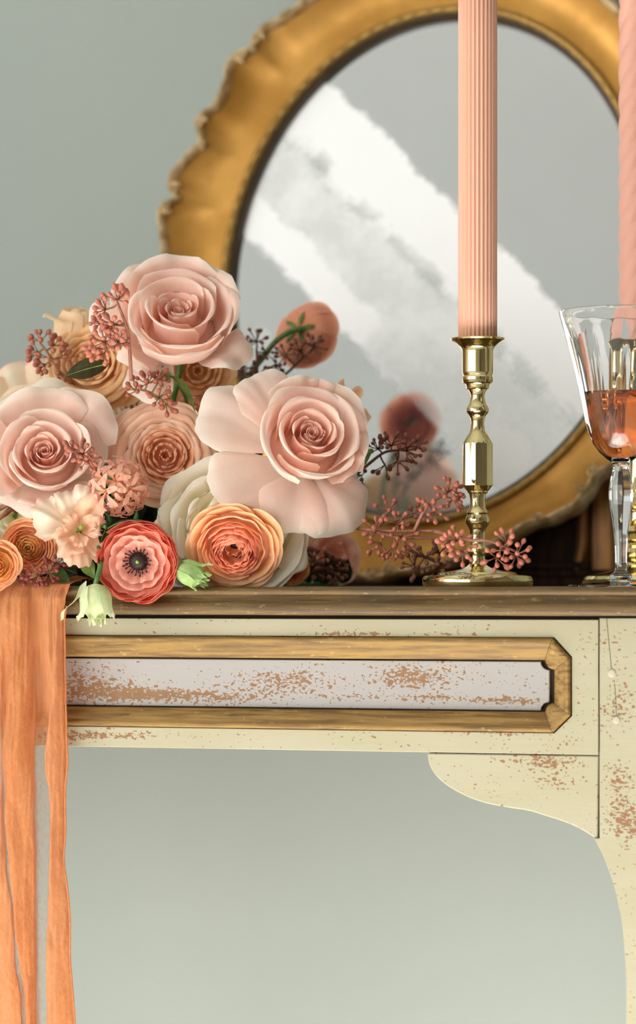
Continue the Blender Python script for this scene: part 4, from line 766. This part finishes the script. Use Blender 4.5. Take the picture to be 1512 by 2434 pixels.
for i in range(13):
    p = Vector(cat([tuple(q) for q in bp], i / 12)); wdt = (30 * math.sin(math.pi * min(1, i / 12 * .85 + .14)) ** 1.2 * (1 - i / 14) + 8) * s
    for j in range(5): f = j / 4 - .5; vs.append(inv @ (p + Vector((f * wdt * .8, -abs(f) * wdt * .5, f * wdt * .7))))
for i in range(12):
    for j in range(4): fs.append((i * 5 + j, i * 5 + j + 1, i * 5 + j + 6, i * 5 + j + 5))
new('petal', vs, fs, M['budgreen'], rt)
rt, s = bud('lisianthus_bud', 'bright green lisianthus bud lying on the tabletop beside the coral ranunculus', 424, 1348, .008, cv(.88, -.40, .30), 76, 28, 'budgreen2', 8, 1.0)
inv = rt.matrix_world.inverted()
new('stem', *tube([inv @ Vector(cat([tuple(p) for p in (at(428, 1352, .014), at(412, 1340, .03), at(420, 1340, .08), CORE[0])], i / 16)) for i in range(17)], .0016, 8), M['green'], rt)

# ------------------------------------------------------------------ berry sprigs
bprof = [(.02, -.62), (.12, -.56), (.20, -.42), (.40, -.2), (.50, .06), (.46, .3), (.32, .48), (.14, .58), (.03, .63)]
bvs, bfs = lathe(bprof, 12); BME = {}
def sprig(name, label, paths, clusters, bm, tm, rb=8.0, tw=.0011, seed=1, leaves=()):
    rr = random.Random(seed); P = [[at(*p) for p in path] for path in paths]; root = thing(name, label, 'berry sprig', P[0][0], None, 'seeded eucalyptus sprigs'); inv = root.matrix_world.inverted()
    samp = []; parts = []
    for pi, path in enumerate(P):
        q = [Vector(cat([tuple(p) for p in path], i / 24)) for i in range(25)]; samp += q
        parts.append(tube([inv @ p for p in q], [tw * (1.15 - .5 * i / 24) for i in range(25)], 6))
    todo = []
    for (px, py, Y, n, rad, dr, spread) in clusters:
        hub = at(px, py, Y); s = S(Y); near = min(samp, key=lambda q: (q - hub).length)
        if (near - hub).length > .001:
            midp = (near + hub) * .5 + Vector((rr.uniform(-1, 1), rr.uniform(-1, 1), rr.uniform(-1, 1))) * .1 * (near - hub).length
            parts.append(tube([inv @ Vector(cat([tuple(near), tuple(midp), tuple(hub)], i / 6)) for i in range(7)], tw * .55, 5))
        d0 = cv(*dr); F_ = axes(d0)
        for i in range(n):
            z = 1 - (1 - math.cos(math.radians(spread))) * (i + .5) / n; a = i * 2.399 + rr.uniform(-.3, .3); q = math.sqrt(max(0, 1 - z * z)); d = F_ @ Vector((q * math.cos(a), q * math.sin(a), z))
            l = rad * s * rr.uniform(.78, 1.25); e = hub + d * l; R = rb * .9 * s * rr.uniform(.8, 1.15) * 2
            parts.append(tube([inv @ hub, inv @ (hub + d * l * .5 + Vector((0, 0, -.02 * l))), inv @ (e - d * R * .3)], [tw * .32, tw * .32, tw * .45], 5)); todo.append((e, d, R))
    new('twig', *join(*parts), M[tm], root)
    for e, d, R in todo:
        if bm not in BME: o = new('berry', bvs, bfs, M[bm], root); BME[bm] = o.data
        else: o = link('berry', BME[bm], root)
        o.matrix_local = inv @ Matrix.Translation(e) @ axes(d, rr.uniform(0, 6)).to_4x4() @ Matrix.Diagonal((R, R, R * rr.uniform(1.0, 1.35), 1))
    for lf in leaves: leaf(root, *lf)
    return root
def leaf(root, p0, p1, wpx, m, bend=.25, face=(0, .1, 1), vein=True):
    """p0 base, p1 tip: (px, py, Y)"""
    a, b = at(*p0), at(*p1); inv = root.matrix_world.inverted(); ax = b - a; L = ax.length; t = ax.normalized(); nrm = cv(*face); nrm = (nrm - t * nrm.dot(t)).normalized(); side = t.cross(nrm); w = wpx * S(p0[2]); vs, fs = [], []; mid = []
    for i in range(13):
        f = i / 12; hw = w * .5 * (math.sin(math.pi * f ** .85) ** .9) + .00005; c = a + ax * f - nrm * (bend * L * (f - .5) ** 2 * 1.2); mid.append(inv @ (c + nrm * .0003))
        for j in range(7): s = j / 3 - 1; vs.append(inv @ (c + side * (s * hw) + nrm * (.22 * hw * abs(s) ** 1.4 + .06 * hw * math.sin(f * 14 + s * 3))))
    for i in range(12):
        for j in range(6): fs.append((i * 7 + j, i * 7 + j + 1, i * 7 + j + 8, i * 7 + j + 7))
    o = new('leaf', vs, fs, M[m], root)
    if vein: new('midrib', *tube(mid, [.00042 * (1.1 - f / 13) for f in range(13)], 5), M['vein'], o)
sprig('berry_sprig', 'pink berry sprig sticking out at the far left against the wall', [[(215, 990, .09), (175, 925, .085), (140, 880, .08), (118, 845, .078), (95, 815, .078)]],
    [(95, 812, .078, 6, 24, (-.2, .9, .3), 75), (92, 838, .076, 6, 26, (-.9, .1, .4), 65), (128, 822, .08, 6, 22, (.4, .8, .4), 75), (118, 850, .075, 6, 24, (-.3, -.1, .9), 75), (108, 866, .078, 6, 26, (-.8, -.5, .4), 60), (140, 850, .08, 5, 24, (.8, .5, .3), 60), (136, 884, .08, 3, 22, (.3, -.7, .5), 60)], 'berry_rose', 'twig_green', 7.4, seed=3)
sprig('berry_sprig', 'tall rosy berry sprig with a dark leaf standing before the top rose', [[(312, 905, .02), (308, 830, .015), (302, 780, .01), (285, 735, .008), (278, 715, .008)], [(306, 815, .012), (280, 822, .015), (235, 830, .02)], [(298, 772, .01), (270, 770, .015), (248, 765, .02)]],
    [(280, 712, .006, 12, 30, (.0, .8, .6), 85), (252, 735, .01, 8, 26, (-.7, .3, .6), 75), (268, 770, .01, 9, 24, (-.4, -.1, .8), 85), (240, 768, .025, 6, 22, (-.7, .2, .6), 70), (250, 812, .012, 13, 30, (-.3, .2, .9), 90), (230, 828, .015, 6, 26, (-.8, -.3, .4), 75), (280, 812, .012, 10, 26, (.1, .1, 1), 85), (250, 838, .015, 5, 22, (-.2, -.8, .5), 60)], 'berry_pink', 'twig', 7.0, seed=5,
    leaves=[((257, 863, .022), (152, 893, .026), 50, 'rustleaf', .2, (.05, .25, .95))])
sprig('berry_sprig', 'rosy berry cluster between the top rose and the peach garden rose', [[(400, 985, .09), (378, 955, .06), (360, 935, .045), (330, 925, .04)]],
    [(378, 945, .035, 12, 30, (.3, .1, .9), 90), (350, 912, .04, 9, 26, (-.1, .7, .6), 80), (325, 928, .04, 7, 26, (-.7, .2, .6), 70), (395, 960, .038, 6, 24, (.6, -.6, .5), 70), (380, 905, .045, 6, 22, (.3, .8, .5), 70)], 'berry_rose', 'twig_green', 6.8, seed=7)
sprig('berry_sprig', 'small brown pink berry cluster in front of the left rose', [[(240, 1130, .03), (215, 1100, .012), (195, 1078, .006)]],
    [(196, 1080, .002, 14, 26, (-.2, .3, .9), 95), (208, 1092, .002, 10, 26, (.3, -.4, .85), 90), (172, 1066, .006, 5, 20, (-.8, .2, .5), 70)], 'berry_rose', 'twig', 6.6, seed=11)
sprig('berry_sprig', 'brown berry sprig beside the salmon ranunculus stem', [[(600, 1000, .15), (640, 925, .15), (690, 880, .155), (720, 850, .155), (745, 830, .16)], [(612, 960, .15), (612, 900, .15), (610, 830, .155)]],
    [(745, 825, .155, 12, 28, (.3, .6, .7), 90), (715, 835, .15, 12, 30, (-.2, .4, .9), 95), (680, 845, .15, 10, 28, (-.4, -.2, .9), 90), (610, 812, .155, 10, 30, (-.2, .6, .7), 95), (632, 838, .155, 8, 26, (.2, .0, .9), 90), (612, 895, .15, 10, 28, (.1, -.1, .9), 95), (655, 865, .15, 6, 24, (0, -.8, .5), 70), (595, 875, .15, 6, 26, (-.3, -.3, .8), 90)], 'berry_brown', 'twig_brown', 5.4, seed=13)
sprig('berry_sprig', 'dark brown berry sprig silhouetted on the mirror below the reflected flower', [[(800, 1180, .08), (840, 1135, .075), (880, 1100, .07), (915, 1075, .07), (950, 1070, .07)]],
    [(900, 1068, .07, 8, 30, (-.2, .9, .4), 80), (930, 1060, .07, 10, 30, (.1, .8, .5), 85), (965, 1072, .07, 11, 32, (.7, .2, .6), 85), (945, 1095, .07, 9, 30, (.3, -.6, .7), 85), (915, 1105, .075, 5, 30, (-.1, -.9, .4), 60), (860, 1130, .08, 5, 26, (-.4, -.4, .8), 80), (985, 1062, .07, 6, 24, (.8, .5, .4), 70)], 'berry_brown', 'twig_brown', 5.8, seed=17)
sprig('berry_sprig', 'long arching berry sprig reaching from the bouquet towards the candlestick', [[(760, 1262, .06), (830, 1254, .04), (900, 1262, .02), (990, 1262, .01), (1060, 1265, .004), (1100, 1290, .0)], [(985, 1262, .008), (1005, 1220, .004), (1025, 1195, .0), (1050, 1180, .0)], [(890, 1262, .02), (930, 1275, .012), (990, 1278, .01), (1040, 1280, .01)]],
    [(1068, 1168, .0, 13, 28, (.3, .5, .8), 95), (1078, 1185, .0, 9, 26, (.4, -.4, .8), 85), (1035, 1215, .0, 10, 26, (.2, -.3, .9), 95), (1012, 1200, .004, 3, 18, (-.6, .4, .6), 70), (895, 1262, .015, 8, 32, (-.5, .3, .8), 95), (905, 1290, .015, 8, 34, (-.3, -.8, .4), 70), (945, 1245, .012, 9, 30, (.2, .7, .7), 90), (955, 1275, .010, 10, 32, (.5, -.5, .7), 90), (925, 1215, .03, 8, 28, (0, .7, .6), 90), (985, 1225, .05, 7, 26, (.1, .6, .7), 90), (935, 1300, .012, 6, 26, (0, -.9, .4), 60)], 'berry_rose', 'twig', 6.8, seed=19)
sprig('berry_sprig', 'pink berry sprig lying across the foot of the brass candlestick', [[(1030, 1262, .004), (1080, 1275, -.018), (1120, 1284, -.024), (1160, 1285, -.026), (1200, 1300, -.026), (1225, 1310, -.026)]],
    [(1085, 1285, -.02, 9, 30, (-.3, .5, .8), 90), (1100, 1310, -.022, 10, 28, (0, -.5, .85), 95), (1068, 1295, -.018, 4, 24, (-.8, 0, .5), 60), (1180, 1325, -.027, 7, 28, (-.3, -.6, .7), 80), (1205, 1290, -.027, 5, 30, (.1, .95, .3), 55), (1228, 1318, -.027, 13, 28, (.4, -.2, .9), 95), (1200, 1308, -.027, 5, 22, (-.2, 0, 1), 90)], 'berry_pink', 'twig', 7.4, seed=23)
sprig('berry_sprig', 'glossy dark red berry sprig tucked under the peach ranunculus on the cloth', [[(180, 1330, .09), (140, 1345, .05), (105, 1362, .038), (85, 1368, .034)]],
    [(92, 1368, .030, 8, 26, (-.1, -.3, .9), 95), (115, 1362, .032, 9, 26, (.4, .2, .9), 95), (70, 1372, .034, 6, 22, (-.7, .1, .6), 80), (135, 1340, .04, 6, 22, (.4, .6, .6), 80)], 'berry_red', 'twig', 6.6, seed=29,
    leaves=[((120, 1350, .05), (165, 1388, .038), 34, 'midleaf', .2, (.2, .3, .9)), ((130, 1345, .06), (182, 1362, .045), 40, 'dkleaf', .2, (.1, .4, .9))])
sprig('berry_sprig', 'shadowed dark berry cluster low beside the small pink bloom', [[(720, 1300, .12), (745, 1330, .12), (770, 1352, .12), (800, 1370, .125)]],
    [(745, 1335, .115, 12, 30, (-.2, .4, .8), 100), (775, 1350, .115, 14, 32, (.1, 0, 1), 100), (745, 1358, .115, 10, 26, (-.1, .2, 1), 90), (800, 1360, .12, 9, 26, (.5, .2, .8), 85), (725, 1325, .12, 6, 24, (-.4, .5, .7), 90)], 'berry_brown', 'twig_brown', 6.6, seed=31)
sprig('berry_sprig', 'shadowed berry cluster on the table just left of the candlestick foot', [[(960, 1300, .06), (1000, 1320, .06), (1030, 1330, .06), (1060, 1345, .06)]],
    [(1010, 1325, .06, 9, 30, (0, .3, .9), 95), (1045, 1315, .06, 9, 30, (.2, .6, .7), 95), (1040, 1352, .06, 9, 28, (.1, -.2, .9), 95), (985, 1345, .06, 8, 28, (-.4, -.2, .8), 90)], 'berry_brown', 'twig_brown', 6.2, seed=37)
sprig('bare_twig', 'bare brown twig poking out below the left rose', [[(40, 1215, .06), (20, 1200, .05), (-10, 1215, .05), (-40, 1235, .05)], [(30, 1205, .055), (8, 1225, .05), (-25, 1245, .05)], [(30, 1203, .055), (70, 1215, .06), (100, 1235, .08)]], [(14, 1196, .05, 1, 6, (-.5, .5, .5), 20)], 'berry_brown', 'twig', 4, .0017, seed=41)

# leafy stems filling the heart of the bouquet
POLY = [(70, 1375), (50, 1060), (170, 960), (300, 900), (430, 880), (520, 910), (620, 980), (800, 1020), (800, 1180), (745, 1375)]
def inside(x, y):
    c = False
    for (x0, y0), (x1, y1) in zip(POLY, POLY[1:] + POLY[:1]):
        if (y0 > y) != (y1 > y) and x < (x1 - x0) * (y - y0) / (y1 - y0) + x0: c = not c
    return c
RL = random.Random(77); PLACES = ['behind the left rose', 'behind the yellow peach rose', 'below the top rose', 'behind the peach garden rose', 'behind the centre rose', 'behind the hyacinth', 'behind the white rose', 'behind the coral ranunculus']
for k, (tx, ty) in enumerate(((110, 1050), (230, 960), (420, 910), (330, 1080), (640, 1050), (330, 1230), (600, 1200), (400, 1330))):
    Yb = .135 + .02 * (k % 3); a, b = at(400 + 30 * (k - 4), 1388, Yb + .02), at(tx, ty, Yb)
    root = thing('leafy_stem', 'dark green leafy stem ' + PLACES[k], 'foliage', a, None, 'greenery inside the bouquet'); inv = root.matrix_world.inverted()
    new('stem', *tube([inv @ a.lerp(b, i / 8) for i in range(9)], .0016, 6), M['green'], root)
    n = 0
    for _ in range(400):
        if n >= 15: break
        f = RL.uniform(.1, 1); bx, by = 400 + 30 * (k - 4) + (tx - 400 - 30 * (k - 4)) * f, 1388 + (ty - 1388) * f; an = RL.uniform(0, 6.28); ln = RL.uniform(70, 120); ex, ey = bx + math.cos(an) * ln, by + math.sin(an) * ln
        if inside(ex, ey) and inside((bx + ex) / 2, (by + ey) / 2):
            n += 1; leaf(root, (bx, by, Yb + .02 * (1 - f)), (ex, ey, Yb + RL.uniform(-.03, .03)), RL.uniform(38, 60), 'dkleaf', .2, (RL.uniform(-.5, .5), RL.uniform(-.2, .7), 1), False)
lo_ = thing('leafy_stem', 'low dark leaves on the cloth under the peach ranunculus', 'foliage', at(150, 1388, .09), None, 'greenery inside the bouquet')
for i in range(22):
    bx = -60 + 17 * i; leaf(lo_, (bx, 1386, .09 + .012 * (i % 3)), (bx + RL.uniform(-40, 50), 1386 - RL.uniform(55, 100), .08 + .012 * (i % 3)), RL.uniform(36, 52), 'dkleaf', .2, (RL.uniform(-.4, .4), .2, 1), False)
new('stem', *tube([lo_.matrix_world.inverted() @ at(-60 + 38 * i, 1388, .10) for i in range(11)], .0016, 6), M['green'], lo_)
lw = thing('leafy_stem', 'low dark leaves on the tabletop under the small pink bloom', 'foliage', at(690, 1388, .14), None, 'greenery inside the bouquet')
for i in range(15):
    bx = 600 + 15 * i; leaf(lw, (bx, 1388, .135 + .01 * (i % 3)), (bx + RL.uniform(-35, 35), 1388 - RL.uniform(40, 85), .13 + .01 * (i % 3)), RL.uniform(34, 48), 'dkleaf', .2, (RL.uniform(-.4, .4), .2, 1), False)
new('stem', *tube([lw.matrix_world.inverted() @ at(590 + 24 * i, 1388, .145) for i in range(10)], .0016, 6), M['green'], lw)
gl = thing('leafy_stem', 'green leaves curling out from under the top pink rose', 'foliage', at(430, 900, .06), None, 'greenery inside the bouquet')
leaf(gl, (398, 872, .055), (470, 962, .03), 20, 'midleaf', .5, (.5, .1, .8)); leaf(gl, (384, 880, .055), (404, 908, .05), 26, 'midleaf', .2); new('stem', *tube([gl.matrix_world.inverted() @ Vector(cat([tuple(p) for p in (at(384, 872, .06), at(440, 940, .08), at(450, 1100, .14), CORE[0])], i / 12)) for i in range(13)], .0013, 6), M['green'], gl)
g2 = thing('leafy_stem', 'bright green leaf tip beside the right petal of the centre rose', 'foliage', at(845, 1090, .05), None, 'greenery inside the bouquet')
leaf(g2, (832, 1108, .055), (884, 1068, .045), 40, 'midleaf', .3); leaf(g2, (835, 1050, .06), (852, 1020, .055), 16, 'dkleaf', .2); new('stem', *tube([g2.matrix_world.inverted() @ Vector(cat([tuple(p) for p in (at(834, 1106, .055), at(800, 1160, .09), at(700, 1280, .14), CORE[2])], i / 12)) for i in range(13)], .0013, 6), M['green'], g2)
g3 = thing('leafy_stem', 'thin dark green leaf blade over the coral ranunculus', 'foliage', at(255, 1262, .012), None, 'greenery inside the bouquet')
leaf(g3, (250, 1252, .014), (335, 1230, .004), 13, 'dkleaf', .35, (0, .6, .7)); leaf(g3, (255, 1250, .02), (238, 1290, .01), 26, 'dkleaf', .2); leaf(g3, (200, 1330, .03), (222, 1372, .018), 34, 'midleaf', .25); new('stem', *tube([g3.matrix_world.inverted() @ Vector(cat([tuple(p) for p in (at(250, 1252, .014), at(262, 1270, .05), at(300, 1330, .1), CORE[1])], i / 12)) for i in range(13)], .0013, 6), M['green'], g3)

# ------------------------------------------------------------------ gauze runner over the table edge
cloth_root = None
KEY = [  # row py, then control columns: (px, density, bulge towards the viewer in mm)
 (1392, [(-70, .9, 2), (-20, .9, 4), (30, .95, 3), (62, .9, 5), (76, .8, 1), (84, .75, 1), (105, .9, 4), (125, .95, 3), (140, .95, 5), (165, .95, 2)]),
 (1470, [(-70, .9, 2), (-20, .9, 5), (25, .95, 6), (62, .9, 6), (78, .75, 1), (88, .72, 1), (106, .85, 4), (124, .95, 6), (140, .9, 5), (153, .95, 2)]),
 (1640, [(-70, .9, 2), (-10, .85, 4), (12, .8, 2), (40, .95, 9), (74, .92, 6), (84, .66, 1), (104, .66, 1), (120, .9, 4), (140, .95, 8), (155, .95, 2)]),
 (1790, [(-70, .8, 2), (-4, .5, 2), (8, .5, 2), (20, .95, 8), (55, .97, 12), (78, .9, 3), (84, .26, 0), (112, .26, 0), (122, .92, 8), (158, .9, 1)]),
 (1930, [(-70, .9, 2), (2, .8, 3), (8, .4, 1), (22, .8, 4), (32, .97, 10), (80, .95, 5), (88, .26, 0), (122, .26, 0), (130, .95, 7), (154, .92, 1)]),
 (2050, [(-70, .9, 2), (10, .9, 4), (16, .32, 1), (32, .32, 2), (42, .97, 10), (84, .95, 5), (90, .25, 0), (122, .26, 0), (130, .95, 8), (153, .9, 1)]),
 (2170, [(-70, .9, 2), (24, .92, 4), (30, .3, 1), (44, .3, 2), (52, .98, 10), (84, .96, 5), (90, .24, 0), (114, .27, 0), (126, .95, 7), (164, .93, 2)]),
 (2280, [(-70, .9, 2), (30, .93, 4), (36, .34, 1), (54, .4, 2), (62, .98, 9), (86, .96, 5), (91, .24, 0), (114, .24, 0), (124, .95, 8), (166, .95, 2)]),
 (2380, [(-70, .9, 2), (44, .93, 4), (48, .5, 1), (62, .6, 2), (74, .98, 8), (88, .97, 5), (93, .24, 0), (116, .24, 0), (126, .95, 8), (174, .95, 2)]),
 (2520, [(-70, .9, 2), (52, .93, 4), (58, .8, 1), (66, .8, 2), (80, .98, 8), (92, .97, 5), (97, .26, 0), (120, .26, 0), (128, .95, 8), (184, .95, 2)]),
 (3150, [(-70, .9, 2), (56, .93, 4), (66, .8, 1), (78, .8, 2), (92, .98, 8), (106, .97, 5), (112, .3, 0), (134, .3, 0), (142, .95, 8), (200, .95, 2)])]
def row(py):
    for (y0, a), (y1, b) in zip(KEY, KEY[1:]):
        if y0 <= py <= y1:
            f = (py - y0) / (y1 - y0); f = f * f * (3 - 2 * f); return [tuple(p + (q - p) * f for p, q in zip(x, y)) for x, y in zip(a, b)]
    return KEY[-1][1] if py > KEY[-1][0] else KEY[0][1]
vs, fs, dn = [], [], []; NS, NR = 150, 220; cloth = thing('gauze_runner', 'sheer crinkled orange gauze runner hanging over the table edge', 'fabric', tl(tuw(80, 1393)[0], -.012, 0), None); inv = cloth.matrix_world.inverted()
rows = [('top', k) for k in range(14)] + [('hang', k) for k in range(NR + 1)]
for kind, k in rows:
    py = 1393 if kind == 'top' else 1393 + (3150 - 1393) * k / NR; R = row(py)
    for j in range(NS + 1):
        t = j / NS; px, de, bu = cat(R, t); crink = noise.noise(Vector((px * .055, py * .010, 3.3))) * 1.2 + noise.noise(Vector((px * .16, py * .03, 8.1))) * .7
        edge_w = 3.0 * noise.noise(Vector((py * .02, 4.4, .3))) * t ** 6; bulge = (max(bu, 0) * 1.5 + crink * (1.2 if de > .5 else .5) + 1.6 * noise.noise(Vector((px * .10 + 5, py * .004, 1.1))) * min(1, de * 1.3) + .9 * noise.noise(Vector((px * .26 + 2, py * .008, 5.1))) * de) * .001
        if kind == 'top':
            b = 1 - k / 13.0; u = tuw(px + edge_w, 1393, -.012)[0]; p = tl(u + .01 * b * math.sin(t * 5), -.0095 + .13 * b, .0014 + .0010 * (1 + crink) * min(1, b * 3 + .2) + .0042 * math.sin(math.pi * min(1, b * 1.6)) * (.7 + .6 * noise.noise(Vector((px * .04, 3, b * 3)))))
        else:
            u, w = tuw(px + edge_w, py, -.0135); rr_ = min(1, k / 3); p = tl(u, -.0118 - .0012 * rr_ - bulge * rr_ + .002 * min(1, k / 40), w + .0012 * (1 - rr_))
        vs.append(inv @ p); dn.append(max(.05, min(1, de if de > .5 else de * 1.25)))
n = NS + 1
fs = [(i * n + j, i * n + j + 1, (i + 1) * n + j + 1, (i + 1) * n + j) for i in range(len(rows) - 1) for j in range(NS)]
new('gauze_sheet', vs, fs, M['gauze'], cloth, True, None, dn)
def hem(cols, y0, y1, nm, amp):                                      # rolled selvedge running down the free edge
    pts = []
    for i in range(61):
        py = y0 + (y1 - y0) * i / 60; px = cat(row(py), cols)[0] + amp * noise.noise(Vector((py * .013, cols * 7, 2))); u, w = tuw(px, py, -.016); pts.append(inv @ tl(u, -.0155, w))
    new(nm, *tube(pts, .0007, 6), M['gauze'], cloth); o = cloth.children[-1]; a = o.data.attributes.new('dens', 'FLOAT', 'POINT'); a.data.foreach_set('value', [.95] * len(o.data.vertices))
hem(1.0, 1440, 3140, 'hem', 4)
